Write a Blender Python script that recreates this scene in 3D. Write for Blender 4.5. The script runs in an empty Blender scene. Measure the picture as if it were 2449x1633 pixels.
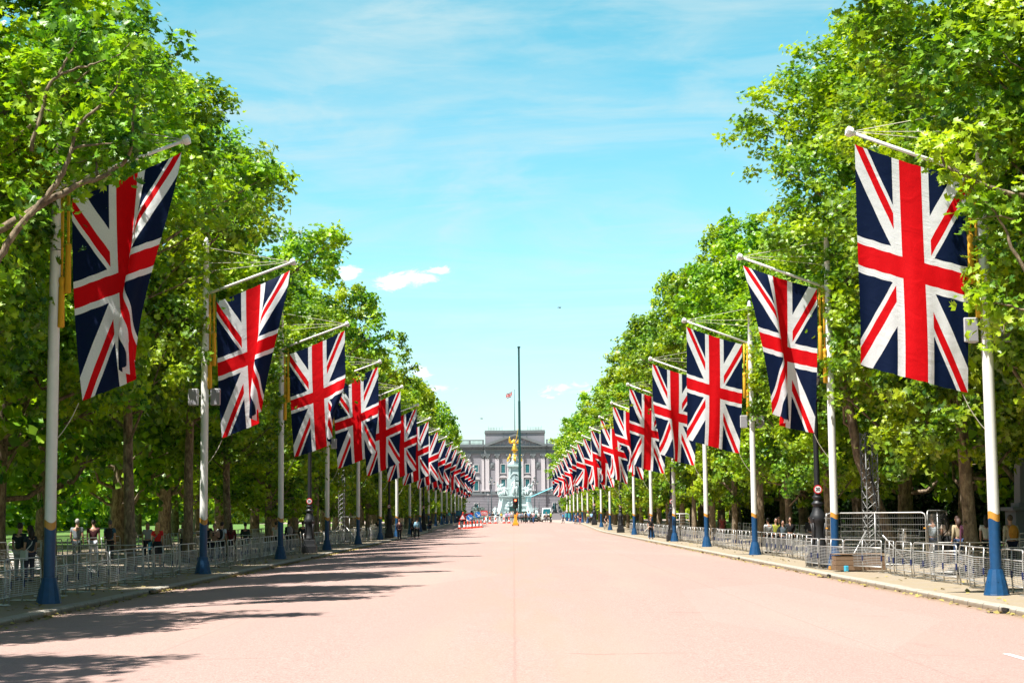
import bpy, math, random
import numpy as np
from mathutils import Vector, Matrix, Euler
R = math.radians
PI = math.pi
scene = bpy.context.scene
col = scene.collection
# ------------------------------------------------------------------ camera
EYE = 2.2
YAW, PITCH, ROLL = 0.0, 0.1029, 0.0091
def cam_axes():
    f = Vector((math.sin(YAW)*math.cos(PITCH), math.cos(YAW)*math.cos(PITCH), math.sin(PITCH)))
    r = Vector((math.cos(YAW), -math.sin(YAW), 0)); u = r.cross(f)
    c, s = math.cos(ROLL), math.sin(ROLL)
    return c*r - s*u, s*r + c*u, f
_r, _u, _f = cam_axes()
cd = bpy.data.cameras.new('camera'); cam = bpy.data.objects.new('camera', cd); col.objects.link(cam)
cd.sensor_width = 36; cd.lens = 4003/2449*36; cd.clip_end = 5000; cd.clip_start = .5
cam.matrix_world = Matrix(((_r.x, _u.x, -_f.x, 0), (_r.y, _u.y, -_f.y, 0), (_r.z, _u.z, -_f.z, EYE), (0, 0, 0, 1)))
scene.camera = cam
# ------------------------------------------------------------------ light
SUN_EL, SUN_BACK = 63.5, 37.0          # sun stands over the park side, slightly behind the camera
sl = bpy.data.lights.new('sun', 'SUN'); sl.energy = 5.0; sl.angle = R(.53); sl.color = (1, .965, .91)
so = bpy.data.objects.new('sun', sl); col.objects.link(so)
sdir = Vector((-math.cos(R(SUN_BACK))*math.cos(R(SUN_EL)), -math.sin(R(SUN_BACK))*math.cos(R(SUN_EL)), math.sin(R(SUN_EL))))
so.rotation_euler = sdir.to_track_quat('Z', 'Y').to_euler(); so.location = (-60, 0, 80)
vs = scene.view_settings; vs.view_transform = 'Standard'; vs.look = 'None'; vs.gamma = 1; vs.exposure = 1.2
vs.use_curve_mapping = False
scene.cycles.max_bounces = 6; scene.cycles.diffuse_bounces = 3; scene.cycles.transmission_bounces = 4
scene.cycles.transparent_max_bounces = 6; scene.cycles.glossy_bounces = 2
scene.cycles.caustics_reflective = False; scene.cycles.caustics_refractive = False

class NT:
    """small helper to write node trees"""
    def __init__(s, tree): s.t = tree; s.n = tree.nodes; s.l = tree.links
    def node(s, k, **kw):
        n = s.n.new(k)
        for a, b in kw.items(): setattr(n, a, b)
        return n
    def put(s, sock, v):
        if isinstance(v, bpy.types.NodeSocket): s.l.new(v, sock)
        elif isinstance(v, (tuple, list)) and len(v) == 3 and sock.type == 'RGBA': sock.default_value = (*v, 1)
        else: sock.default_value = v
    def m(s, op, a, b=0.0, c=None, clamp=False):
        n = s.node('ShaderNodeMath', operation=op, use_clamp=clamp)
        s.put(n.inputs[0], a); s.put(n.inputs[1], b)
        if c is not None: s.put(n.inputs[2], c)
        return n.outputs[0]
    def mix(s, f, a, b, mode='MIX'):
        n = s.node('ShaderNodeMix', data_type='RGBA', blend_type=mode)
        s.put(n.inputs[0], f); s.put(n.inputs[6], a); s.put(n.inputs[7], b)
        return n.outputs[2]
    def noise(s, vec, scale, detail=4, rough=.55, dist=0):
        n = s.node('ShaderNodeTexNoise'); n.inputs['Scale'].default_value = scale
        n.inputs['Detail'].default_value = detail; n.inputs['Roughness'].default_value = rough
        n.inputs['Distortion'].default_value = dist
        if vec is not None: s.l.new(vec, n.inputs['Vector'])
        return n.outputs['Fac']
    def ramp(s, f, pts, mode='LINEAR'):
        n = s.node('ShaderNodeValToRGB'); e = n.color_ramp.elements; n.color_ramp.interpolation = mode
        while len(e) < len(pts): e.new(.5)
        for i, (p, c) in enumerate(pts):
            e[i].position = p; e[i].color = (*c, 1) if isinstance(c, (tuple, list)) else (c, c, c, 1)
        s.put(n.inputs[0], f)
        return n.outputs[0]
    def mr(s, v, a, b, c, d, smooth=True):
        n = s.node('ShaderNodeMapRange', clamp=True)
        if smooth: n.interpolation_type = 'SMOOTHSTEP'
        for i, x in enumerate((v, a, b, c, d)): s.put(n.inputs[i], x)
        return n.outputs[0]
    def scaled(s, vec, sc, loc=(0, 0, 0)):
        n = s.node('ShaderNodeMapping'); s.l.new(vec, n.inputs[0]); n.inputs['Scale'].default_value = sc
        n.inputs['Location'].default_value = loc
        return n.outputs[0]
    def sep(s, vec):
        n = s.node('ShaderNodeSeparateXYZ'); s.l.new(vec, n.inputs[0]); return n.outputs
    def comb(s, x, y, z):
        n = s.node('ShaderNodeCombineXYZ')
        for i, v in enumerate((x, y, z)): s.put(n.inputs[i], v)
        return n.outputs[0]

world = bpy.data.worlds.new('World'); scene.world = world; world.use_nodes = True
W = NT(world.node_tree)
for n in list(W.n): W.n.remove(n)
out = W.node('ShaderNodeOutputWorld'); bg = W.node('ShaderNodeBackground')
W.l.new(bg.outputs[0], out.inputs[0])
sky = W.node('ShaderNodeTexSky', sky_type='NISHITA'); sky.sun_disc = False
sky.sun_elevation = R(SUN_EL); sky.sun_rotation = math.atan2(sdir.x, sdir.y)
sky.air_density = 1.0; sky.dust_density = .6; sky.ozone_density = 1.5
tc = W.node('ShaderNodeTexCoord'); dx, dy, dz = W.sep(tc.outputs['Generated'])
tint = W.ramp(dz, [(0.0, (1.26, 1.5, 1.56)), (.045, (1.3, 1.56, 1.58)), (.15, (1.08, 1.70, 1.52)), (.3, (.68, 1.68, 1.40)), (.42, (.42, .8, .95)), (.6, (.35, .42, .65)), (1, (.35, .38, .62))])
base = W.mix(1.0, sky.outputs[0], tint, 'MULTIPLY')
ydiv = W.m('MAXIMUM', dy, .05)
az = W.m('DIVIDE', dx, ydiv); el = W.m('DIVIDE', dz, ydiv)
# thin high cloud, a slanting veil
zc = W.m('ADD', W.m('MAXIMUM', dz, 0.0), .12)
px = W.m('DIVIDE', dx, zc); py = W.m('DIVIDE', dy, zc)
cirv = W.comb(W.m('ADD', W.m('MULTIPLY', px, .9), W.m('MULTIPLY', py, .35)), W.m('MULTIPLY', py, 2.2), 0.0)
c1 = W.noise(cirv, 1.1, 7, .62, 1.2)
cirv2 = W.comb(W.m('ADD', W.m('MULTIPLY', az, 2.0), W.m('MULTIPLY', el, 3.0)), W.m('MULTIPLY', el, 22.0), W.m('MULTIPLY', az, 6.0))
c2 = W.noise(cirv2, 1.3, 6, .6, .8)
cir = W.m('MULTIPLY', W.m('ADD', W.mr(c1, .36, .72, 0, .7), W.mr(c2, .42, .72, 0, .6)), W.mr(dz, 0.0, .1, .3, 1.0))
base = W.mix(W.m('MULTIPLY', cir, .55), base, (5.4, 6.5, 6.6))
# small fair-weather clouds over the end of the road
nz = W.noise(W.comb(W.m('MULTIPLY', az, 62.0), W.m('MULTIPLY', el, 135.0), 3.0), 1.0, 7, .66, .6)
dens = None
for (x, y, wx, wy, tilt, k) in [(980, 664, 120, 30, .14, 1.15), (1035, 650, 60, 20, .15, 1.0), (832, 646, 58, 22, 0, 1.1), (1340, 938, 62, 20, 0, .6), (1012, 890, 50, 20, -.3, .7), (1045, 930, 60, 16, 0, .7), (1420, 925, 70, 24, 0, .6), (700, 700, 30, 30, 0, .0)]:
    a0, e0 = (x-1228)/4003, (1230-y)/4003
    da = W.m('SUBTRACT', az, a0); de = W.m('SUBTRACT', W.m('SUBTRACT', el, e0), W.m('MULTIPLY', da, tilt))
    q = W.m('ADD', W.m('POWER', W.m('DIVIDE', da, wx/4003), 2.0), W.m('POWER', W.m('DIVIDE', de, wy/4003), 2.0))
    g = W.m('MULTIPLY', W.m('SUBTRACT', 1.0, q, clamp=True), k)
    dens = g if dens is None else W.m('MAXIMUM', dens, g)
cl = W.mr(W.m('ADD', W.m('MULTIPLY', dens, .9), W.m('MULTIPLY', W.m('SUBTRACT', nz, .5), W.m('MULTIPLY', W.mr(dens, 0, .1, 0, 1), 3.4))), .30, .95, 0, 1)
cl = W.m('MULTIPLY', cl, W.mr(dy, 0, .1, 0, 1))
base = W.mix(W.m('MULTIPLY', cl, .9), base, (9.4, 9.1, 8.9))
W.l.new(base, bg.inputs[0]); bg.inputs[1].default_value = .06

# ------------------------------------------------------------------ object helpers
ORD = ['first', 'second', 'third', 'fourth', 'fifth', 'sixth', 'seventh', 'eighth', 'ninth', 'tenth', 'eleventh', 'twelfth', 'thirteenth', 'fourteenth', 'fifteenth', 'sixteenth', 'seventeenth', 'eighteenth', 'nineteenth', 'twentieth']
TENS = ['', '', 'twenty', 'thirty', 'forty', 'fifty', 'sixty', 'seventy', 'eighty', 'ninety']
def ordw(n):
    if n <= 20: return ORD[n-1]
    t, u = divmod(n, 10)
    if u == 0: return TENS[t][:-1] + 'ieth'
    return TENS[t] + '-' + ORD[u-1]
def tag(o, label=None, cat=None, group=None, kind=None):
    if label: o['label'] = label
    if cat: o['category'] = cat
    if group: o['group'] = group
    if kind: o['kind'] = kind
    return o
def empty(name, loc=(0, 0, 0), rz=0, label=None, cat=None, group=None):
    o = bpy.data.objects.new(name, None); col.objects.link(o); o.location = loc; o.rotation_euler = (0, 0, rz)
    o.empty_display_size = .2
    return tag(o, label, cat, group)
def copy_tree(o, parent=None):
    c = o.copy(); col.objects.link(c)
    if parent is not None: c.parent = parent
    for ch in list(KIDS.get(o.name, [])): KIDS.setdefault(c.name, []).append(copy_tree(ch, c))
    return c
KIDS = {}
def link(name, me, mats, parent=None, smooth=False):
    o = bpy.data.objects.new(name, me); col.objects.link(o)
    for m in (mats if isinstance(mats, (list, tuple)) else [mats]):
        if m is not None and len(me.materials) < 8: me.materials.append(m)
    if smooth: me.polygons.foreach_set('use_smooth', np.ones(len(me.polygons), dtype=bool))
    if parent is not None: o.parent = parent; KIDS.setdefault(parent.name, []).append(o)
    return o
def ortho(d):
    d = Vector(d).normalized(); a = Vector((0, 0, 1)) if abs(d.z) < .9 else Vector((1, 0, 0))
    x = d.cross(a).normalized(); return x, d.cross(x).normalized()
class MB:
    def __init__(s): s.v = []; s.f = []; s.mi = []; s.cur = 0
    def face(s, f): s.f.append(f); s.mi.append(s.cur)
    def box(s, c, d, rz=0.0, tap=1.0, M=None):
        """centre c, size d, tap: top scale"""
        b = len(s.v); cs, sn = math.cos(rz), math.sin(rz)
        for k in (-1, 1):
            for (i, j) in ((-1, -1), (1, -1), (1, 1), (-1, 1)):
                t = tap if k > 0 else 1
                x, y, z = i*d[0]/2*t, j*d[1]/2*t, k*d[2]/2
                p = Vector((c[0]+x*cs-y*sn, c[1]+x*sn+y*cs, c[2]+z))
                s.v.append(M @ p if M else p)
        for f in ((3, 2, 1, 0), (4, 5, 6, 7), (0, 1, 5, 4), (1, 2, 6, 5), (2, 3, 7, 6), (3, 0, 4, 7)): s.face([b+i for i in f])
        return s
    def bx(s, x0, x1, y0, y1, z0, z1): return s.box(((x0+x1)/2, (y0+y1)/2, (z0+z1)/2), (x1-x0, y1-y0, z1-z0))
    def lathe(s, c, prof, n=16, cap=True, ang=0.0, axis=None, sx=1.0, sy=1.0):
        """prof: (r, z) upward; axis: direction instead of z"""
        c = Vector(c); b = len(s.v)
        if axis is not None:
            az_ = Vector(axis).normalized(); ax, ay = ortho(az_)
        else: ax, ay, az_ = Vector((1, 0, 0)), Vector((0, 1, 0)), Vector((0, 0, 1))
        for r, z in prof:
            for i in range(n):
                a = ang+2*PI*i/n; s.v.append(c+ax*(r*sx*math.cos(a))+ay*(r*sy*math.sin(a))+az_*z)
        for k in range(len(prof)-1):
            for i in range(n):
                j = (i+1) % n; s.face([b+k*n+i, b+k*n+j, b+(k+1)*n+j, b+(k+1)*n+i])
        if cap:
            s.face([b+i for i in reversed(range(n))]); s.face([b+(len(prof)-1)*n+i for i in range(n)])
        return s
    def tube(s, pts, r, n=6, cap=True):
        pts = [Vector(p) for p in pts]; rs = r if isinstance(r, (list, tuple)) else [r]*len(pts)
        b = len(s.v); x = None
        for k, p in enumerate(pts):
            d = (pts[min(k+1, len(pts)-1)]-pts[max(k-1, 0)])
            d = d.normalized() if d.length > 1e-9 else Vector((0, 0, 1))
            if x is None: x, y = ortho(d)
            else:
                x = (x-d*x.dot(d)).normalized(); y = d.cross(x)
            for i in range(n):
                a = 2*PI*i/n; s.v.append(p+x*(rs[k]*math.cos(a))+y*(rs[k]*math.sin(a)))
        for k in range(len(pts)-1):
            for i in range(n):
                j = (i+1) % n; s.face([b+k*n+i, b+k*n+j, b+(k+1)*n+j, b+(k+1)*n+i])
        if cap: s.face([b+i for i in reversed(range(n))]); s.face([b+(len(pts)-1)*n+i for i in range(n)])
        return s
    def prism(s, poly, y0, y1):
        """poly of (x, z) extruded along y"""
        b = len(s.v); n = len(poly)
        for y in (y0, y1):
            for x, z in poly: s.v.append(Vector((x, y, z)))
        s.face([b+i for i in range(n)]); s.face([b+n+i for i in reversed(range(n))])
        for i in range(n):
            j = (i+1) % n; s.face([b+j, b+i, b+n+i, b+n+j])
        return s
    def ball(s, c, r, n=10, m=6, sc=(1, 1, 1), M=None):
        c = Vector(c); b = len(s.v)
        for k in range(m+1):
            ph = PI*k/m
            for i in range(n):
                a = 2*PI*i/n
                p = Vector((math.sin(ph)*math.cos(a)*r*sc[0], math.sin(ph)*math.sin(a)*r*sc[1], -math.cos(ph)*r*sc[2]))
                if M: p = M @ p
                s.v.append(c+p)
        for k in range(m):
            for i in range(n):
                j = (i+1) % n; s.face([b+k*n+i, b+k*n+j, b+(k+1)*n+j, b+(k+1)*n+i])
        return s
    def mesh(s, name='m'):
        me = bpy.data.meshes.new(name); me.from_pydata([tuple(v) for v in s.v], [], s.f)
        if any(s.mi): me.polygons.foreach_set('material_index', np.array(s.mi, dtype=np.int32))
        me.validate(); me.update(); return me
    def build(s, name, mats, parent=None, smooth=False): return link(name, s.mesh(name), mats, parent, smooth)
def bevelled(o, w=.01, seg=2):
    m = o.modifiers.new('b', 'BEVEL'); m.width = w; m.segments = seg; m.limit_method = 'ANGLE'; m.angle_limit = R(40); return o
def skin(pts, edges, radii, sub=1, root=0):
    """one continuous surface grown round a skeleton"""
    me = bpy.data.meshes.new('sk'); me.from_pydata([tuple(p) for p in pts], edges, [])
    o = bpy.data.objects.new('sk', me); col.objects.link(o)
    m = o.modifiers.new('s', 'SKIN'); m.use_smooth_shade = True
    if sub: q = o.modifiers.new('u', 'SUBSURF'); q.levels = sub; q.render_levels = sub
    for i, d in enumerate(me.skin_vertices[0].data):
        r = radii[i]; d.radius = (r, r) if not isinstance(r, (tuple, list)) else r
        d.use_root = (i == root)
    dg = bpy.context.evaluated_depsgraph_get(); dg.update()
    ev = o.evaluated_get(dg); res = bpy.data.meshes.new_from_object(ev)
    bpy.data.objects.remove(o); bpy.data.meshes.remove(me)
    res.polygons.foreach_set('use_smooth', np.ones(len(res.polygons), dtype=bool))
    return res

# ------------------------------------------------------------------ materials
MATS = {}
def mat(name, color, rough=.7, metal=0.0, var=.12, scale=6.0, bump=0.0, bscale=40.0, spec=.5, emis=None):
    if name in MATS: return MATS[name]
    m = bpy.data.materials.new(name); m.use_nodes = True; T = NT(m.node_tree); b = T.n['Principled BSDF']
    t = T.node('ShaderNodeTexCoord'); v = t.outputs['Object']
    n = T.noise(v, scale, 5, .6)
    lo = tuple(max(0, c*(1-var)) for c in color); hi = tuple(min(1, c*(1+var)) for c in color)
    T.l.new(T.mix(n, lo, hi), b.inputs['Base Color'])
    b.inputs['Roughness'].default_value = rough; b.inputs['Metallic'].default_value = metal
    b.inputs['Specular IOR Level'].default_value = spec
    if bump:
        bp = T.node('ShaderNodeBump'); bp.inputs['Strength'].default_value = bump; bp.inputs['Distance'].default_value = .02
        T.l.new(T.noise(v, bscale, 4, .6), bp.inputs['Height']); T.l.new(bp.outputs[0], b.inputs['Normal'])
    if emis: b.inputs['Emission Color'].default_value = (*emis[0], 1); b.inputs['Emission Strength'].default_value = emis[1]
    MATS[name] = m; return m
def newmat(name):
    m = bpy.data.materials.new(name); m.use_nodes = True; MATS[name] = m; T = NT(m.node_tree); return m, T, T.n['Principled BSDF']

# road: pinkish red asphalt
road_m, T, b = newmat('red_asphalt')
geo = T.node('ShaderNodeNewGeometry'); P = geo.outputs['Position']; X, Y, Z = T.sep(P)
fine = T.noise(P, 38, 3, .7); mid = T.noise(P, 5, 5, .6); big = T.noise(T.scaled(P, (.35, .05, 1)), 1.0, 4, .55)
c = T.mix(T.mr(fine, .3, .7, 0, 1), (.19, .122, .105), (.48, .335, .29))
c = T.mix(T.mr(mid, .35, .7, 0, .4), c, (.32, .21, .18)); c = T.mix(T.mr(T.noise(P, 14, 3, .7), .5, .68, 0, .45), c, (.18, .12, .10))
c = T.mix(T.mr(big, .45, .7, 0, .55), c, (.38, .245, .20))
# worn lane round the middle seam, warmer
lane = T.m('MULTIPLY', T.mr(T.m('ABSOLUTE', T.m('SUBTRACT', X, .2)), .2, 2.6, .5, 0), T.mr(T.noise(T.scaled(P, (1, .12, 1)), 1.4, 5, .6), .35, .65, 0, 1))
c = T.mix(lane, c, (.37, .215, .16))
seamx = T.m('ADD', X, T.m('MULTIPLY', T.m('SUBTRACT', T.noise(T.scaled(P, (0, .5, 0)), 1.5, 3), .5), .08))
seam = T.mr(T.m('ABSOLUTE', seamx), .012, .03, .22, 0)
seam = T.m('MAXIMUM', seam, T.mr(T.m('ABSOLUTE', T.m('SUBTRACT', seamx, 5.3)), .01, .03, .25, 0))
seam = T.m('MAXIMUM', seam, T.mr(T.m('ABSOLUTE', T.m('ADD', seamx, 5.3)), .01, .03, .25, 0))
crk = T.m('FRACT', T.m('MULTIPLY', T.m('ADD', Y, T.m('MULTIPLY', T.noise(P, .6, 4, .6), 1.2)), 1/9.7))
seam = T.m('MAXIMUM', seam, T.m('MULTIPLY', T.mr(T.m('ABSOLUTE', T.m('SUBTRACT', crk, .5)), .002, .006, .6, 0), T.mr(T.noise(P, .35, 3), .5, .6, 0, 1)))
c = T.mix(seam, c, (.13, .085, .07))
spk = T.noise(P, 85, 2, .5)
c = T.mix(T.mr(spk, .60, .70, 0, .7), c, (.12, .075, .065))
c = T.mix(T.mr(T.m('ABSOLUTE', X), 9.6, 10.5, 0, .45), c, (.28, .19, .13))
# patches of relaid surface, tyre-polished lanes, gutter dirt
vor = T.node('ShaderNodeTexVoronoi'); vor.inputs['Scale'].default_value = .16; T.l.new(T.scaled(P, (1.3, .35, 1)), vor.inputs['Vector'])
pv = T.sep(vor.outputs['Color'])[0]; c = T.mix(T.mr(pv, .70, .76, 0, .14), c, (.31, .20, .175)); c = T.mix(T.mr(pv, .22, .16, 0, .12), c, (.42, .31, .28))
for lx in (-7.0, -4.9, 4.4, 6.6): c = T.mix(T.mr(T.m('ABSOLUTE', T.m('SUBTRACT', X, lx)), .15, .8, .22, 0), c, (.30, .20, .175))
stn = T.m('MULTIPLY', T.mr(T.noise(T.scaled(P, (1, .3, 1)), .9, 6, .75), .62, .7, 0, .4), T.mr(T.noise(P, 7, 4, .7), .35, .6, .3, 1)); c = T.mix(stn, c, (.20, .125, .10))
c = T.mix(T.m('MULTIPLY', T.mr(T.m('ABSOLUTE', X), 10.05, 10.5, 0, .7), T.mr(T.noise(P, 4, 5, .7), .3, .6, .3, 1)), c, (.20, .14, .07))
T.l.new(c, b.inputs['Base Color']); b.inputs['Roughness'].default_value = .9
bp = T.node('ShaderNodeBump'); bp.inputs['Strength'].default_value = .5; bp.inputs['Distance'].default_value = .01
T.l.new(fine, bp.inputs['Height']); T.l.new(bp.outputs[0], b.inputs['Normal'])
# pavement
pave_m, T, b = newmat('sandy_pavement')
geo = T.node('ShaderNodeNewGeometry'); P = geo.outputs['Position']
n1 = T.noise(P, 22, 4, .7); n2 = T.noise(P, 1.3, 5, .6)
c = T.mix(n1, (.15, .12, .085), (.40, .33, .24)); c = T.mix(T.mr(n2, .4, .65, 0, .6), c, (.27, .21, .12))
T.l.new(c, b.inputs['Base Color']); b.inputs['Roughness'].default_value = .95
bp = T.node('ShaderNodeBump'); bp.inputs['Strength'].default_value = .4; bp.inputs['Distance'].default_value = .02
T.l.new(n1, bp.inputs['Height']); T.l.new(bp.outputs[0], b.inputs['Normal'])
# grass
grass_m, T, b = newmat('lawn')
geo = T.node('ShaderNodeNewGeometry'); P = geo.outputs['Position']
c = T.mix(T.noise(P, 9, 5, .7), (.03, .09, .012), (.12, .24, .03)); c = T.mix(T.mr(T.noise(P, .25, 4), .5, .7, 0, .5), c, (.2, .22, .06))
T.l.new(c, b.inputs['Base Color']); b.inputs['Roughness'].default_value = .9
# kerb granite
kerb_m, T, b = newmat('kerb_granite')
geo = T.node('ShaderNodeNewGeometry'); P = geo.outputs['Position']; X, Y, Z = T.sep(P)
c = T.mix(T.noise(P, 30, 4, .75), (.18, .16, .13), (.52, .48, .40)); c = T.mix(T.mr(T.noise(P, 3, 4), .5, .7, 0, .5), c, (.26, .19, .12))
j = T.m('ABSOLUTE', T.m('SUBTRACT', T.m('FRACT', T.m('MULTIPLY', Y, 1/1.25)), .5))
c = T.mix(T.mr(T.m('SUBTRACT', Z, T.m('MULTIPLY', T.noise(P, 2, 3), .04)), .02, .10, .75, 0), c, (.16, .105, .06))
c = T.mix(T.mr(j, .010, .020, .9, 0), c, (.04, .03, .025))
T.l.new(c, b.inputs['Base Color']); b.inputs['Roughness'].default_value = .85
# leaves
def leafmat(name, d, l, y):
    m = bpy.data.materials.new(name); m.use_nodes = True; T = NT(m.node_tree)
    for n in list(T.n): T.n.remove(n)
    g = T.node('ShaderNodeNewGeometry'); oi = T.node('ShaderNodeObjectInfo')
    r = g.outputs['Random Per Island']
    cl = T.noise(g.outputs['Position'], .45, 3, .6)
    c = T.mix(r, d, l); c = T.mix(T.mr(cl, .42, .68, 0, .75), c, y)
    hs = T.node('ShaderNodeHueSaturation'); T.l.new(c, hs.inputs['Color'])
    T.l.new(T.m('ADD', .485, T.m('MULTIPLY', oi.outputs['Random'], .025)), hs.inputs['Hue'])
    T.l.new(T.m('ADD', .85, T.m('MULTIPLY', oi.outputs['Random'], .3)), hs.inputs['Value'])
    c = hs.outputs[0]
    p = T.node('ShaderNodeBsdfPrincipled'); p.inputs['Roughness'].default_value = .42; p.inputs['Specular IOR Level'].default_value = .5
    T.l.new(c, p.inputs['Base Color'])
    tr = T.node('ShaderNodeBsdfTranslucent'); T.l.new(T.mix(1.0, c, (1.6, 1.55, .35), 'MULTIPLY'), tr.inputs[0])
    mx = T.node('ShaderNodeMixShader'); mx.inputs[0].default_value = .38
    T.l.new(p.outputs[0], mx.inputs[1]); T.l.new(tr.outputs[0], mx.inputs[2])
    o = T.node('ShaderNodeOutputMaterial'); T.l.new(mx.outputs[0], o.inputs[0])
    MATS[name] = m; return m
leaf_m = leafmat('plane_leaf', (.014, .075, .012), (.21, .40, .02), (.46, .58, .014))
# bark of a plane: flaking patches
bark_m, T, b = newmat('plane_bark')
t = T.node('ShaderNodeTexCoord'); v = t.outputs['Object']
vv = T.scaled(v, (1, 1, .45)); n = T.noise(vv, 7, 5, .65, .4); n2 = T.noise(vv, 28, 4, .7)
c = T.ramp(n, [(.32, (.07, .05, .035)), (.45, (.17, .125, .08)), (.56, (.27, .20, .125)), (.66, (.38, .31, .20))])
c = T.mix(T.mr(n2, .48, .72, 0, .45), c, (.09, .07, .045))
T.l.new(c, b.inputs['Base Color']); b.inputs['Roughness'].default_value = .9
bp = T.node('ShaderNodeBump'); bp.inputs['Strength'].default_value = .8; bp.inputs['Distance'].default_value = .03
T.l.new(n2, bp.inputs['Height']); T.l.new(bp.outputs[0], b.inputs['Normal'])
# union flag cloth, pattern worked out from the cloth's own UV
def flagmat():
    m = bpy.data.materials.new('union_flag_cloth'); m.use_nodes = True; T = NT(m.node_tree)
    for n in list(T.n): T.n.remove(n)
    uv = T.node('ShaderNodeUVMap', uv_map='UVMap'); u, v, _ = T.sep(uv.outputs[0])
    x = T.m('SUBTRACT', T.m('MULTIPLY', u, 60.0), 30.0); y = T.m('SUBTRACT', T.m('MULTIPLY', v, 30.0), 15.0)
    ax, ay = T.m('ABSOLUTE', x), T.m('ABSOLUTE', y); mn = T.m('MINIMUM', ax, ay)
    s5 = 1/math.sqrt(5)
    d1 = T.m('MULTIPLY', T.m('SUBTRACT', x, T.m('MULTIPLY', y, 2.0)), s5)
    d2 = T.m('MULTIPLY', T.m('ADD', x, T.m('MULTIPLY', y, 2.0)), s5)
    wd = T.m('LESS_THAN', T.m('MINIMUM', T.m('ABSOLUTE', d1), T.m('ABSOLUTE', d2)), 3.0)
    sg = T.m('SIGN', x); pos = T.m('GREATER_THAN', T.m('MULTIPLY', x, y), 0.0)
    e1 = T.m('MULTIPLY', T.m('MULTIPLY', d1, sg), -1.0); e2 = T.m('MULTIPLY', d2, sg)
    e = T.m('ADD', T.m('MULTIPLY', e1, pos), T.m('MULTIPLY', e2, T.m('SUBTRACT', 1.0, pos)))
    rd = T.m('MULTIPLY', T.m('GREATER_THAN', e, 0.0), T.m('LESS_THAN', e, 2.0))
    gw = T.m('LESS_THAN', mn, 5.0); gr = T.m('LESS_THAN', mn, 3.0)
    red, white, navy = (.80, .003, .008), (.94, .95, .97), (.003, .012, .05)
    c = T.mix(wd, navy, white); c = T.mix(rd, c, red); c = T.mix(gw, c, white); c = T.mix(gr, c, red)
    weave = T.noise(T.scaled(uv.outputs[0], (60, 30, 1)), 3, 3, .6)
    c = T.mix(T.mr(weave, .3, .7, 0, .12), c, (.0, .0, .0))
    # stitched seams beside the crosses catch the light
    p = T.node('ShaderNodeBsdfPrincipled'); p.inputs['Roughness'].default_value = .65; T.l.new(c, p.inputs['Base Color'])
    p.inputs['Specular IOR Level'].default_value = .15
    bp = T.node('ShaderNodeBump'); bp.inputs['Strength'].default_value = .4; bp.inputs['Distance'].default_value = .05
    k1 = T.noise(T.scaled(uv.outputs[0], (14, 5, 1), (0, 0, 0)), 1.0, 3, .45, 1.2)
    puck = T.m('MULTIPLY', T.noise(T.scaled(uv.outputs[0], (120, 6, 1)), 1.0, 2, .5), T.m('SUBTRACT', gw, gr))
    T.l.new(T.m('ADD', k1, T.m('MULTIPLY', puck, .5)), bp.inputs['Height']); T.l.new(bp.outputs[0], p.inputs['Normal'])
    tr = T.node('ShaderNodeBsdfTranslucent'); T.l.new(c, tr.inputs[0]); T.l.new(bp.outputs[0], tr.inputs[1])
    mx = T.node('ShaderNodeMixShader'); mx.inputs[0].default_value = .42
    T.l.new(p.outputs[0], mx.inputs[1]); T.l.new(tr.outputs[0], mx.inputs[2])
    o = T.node('ShaderNodeOutputMaterial'); T.l.new(mx.outputs[0], o.inputs[0]); return m
flag_m = flagmat()
white_p = mat('white_pole_paint', (.76, .75, .71), .45, var=.12, scale=5)
gold_p = mat('gold_band_paint', (.55, .26, .04), .4)
blue_p = mat('blue_pole_paint', (.004, .055, .15), .45, var=.45, scale=7, bump=.1)
yellow_m = mat('golden_rope', (.72, .38, .015), .8, bump=.4, bscale=90)
steel_m = mat('galvanised_steel', (.50, .49, .47), .42, .55, var=.3, scale=9)
steel_d = mat('weathered_steel', (.20, .20, .19), .6, .3, var=.3, scale=9)
black_m = mat('black_cast_iron', (.012, .013, .015), .5, var=.3, bump=.15, bscale=12)
black_r = mat('black_rubber', (.02, .02, .02), .8)
cord_m = mat('pale_cord', (.55, .52, .42), .8)
spk_m = mat('speaker_grey', (.48, .47, .46), .6)
spk_g = mat('speaker_grille', (.30, .29, .31), .7, bump=.3, bscale=200)
wood_m = mat('brown_timber', (.19, .115, .065), .75, var=.35, scale=14)
sign_red = mat('sign_red', (.55, .015, .02), .45); sign_white = mat('sign_white', (.8, .8, .8), .45, var=.03)
sign_blue = mat('sign_blue', (.01, .14, .45), .45); sign_black = mat('sign_black', (.012, .012, .012), .5)
cone_o = mat('cone_orange', (.75, .05, .02), .55)
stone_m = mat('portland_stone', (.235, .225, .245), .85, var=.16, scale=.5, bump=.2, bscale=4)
stone_d = mat('dark_stone', (.14, .155, .16), .9, var=.25, scale=.6)  # darker teal-grey tone for cornices, capitals, mouldings and balustrades
marble_m = mat('white_marble', (.42, .50, .49), .6, var=.25, scale=1.2, bump=.5, bscale=6)
gilt_m = mat('gilded_bronze', (.9, .48, .05), .35, .75, var=.2, scale=3, bump=.5, bscale=9)
bronze_m = mat('dark_bronze', (.03, .045, .05), .4, .4)
crane_m = mat('dark_green_steel', (.008, .055, .05), .45)
lift_m = mat('turquoise_boom', (.05, .35, .42), .45)
glass_d = mat('dark_window_glass', (.015, .11, .13), .12, var=.3, scale=.7)
white_v = mat('white_vehicle_paint', (.75, .76, .74), .3, var=.03)
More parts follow.
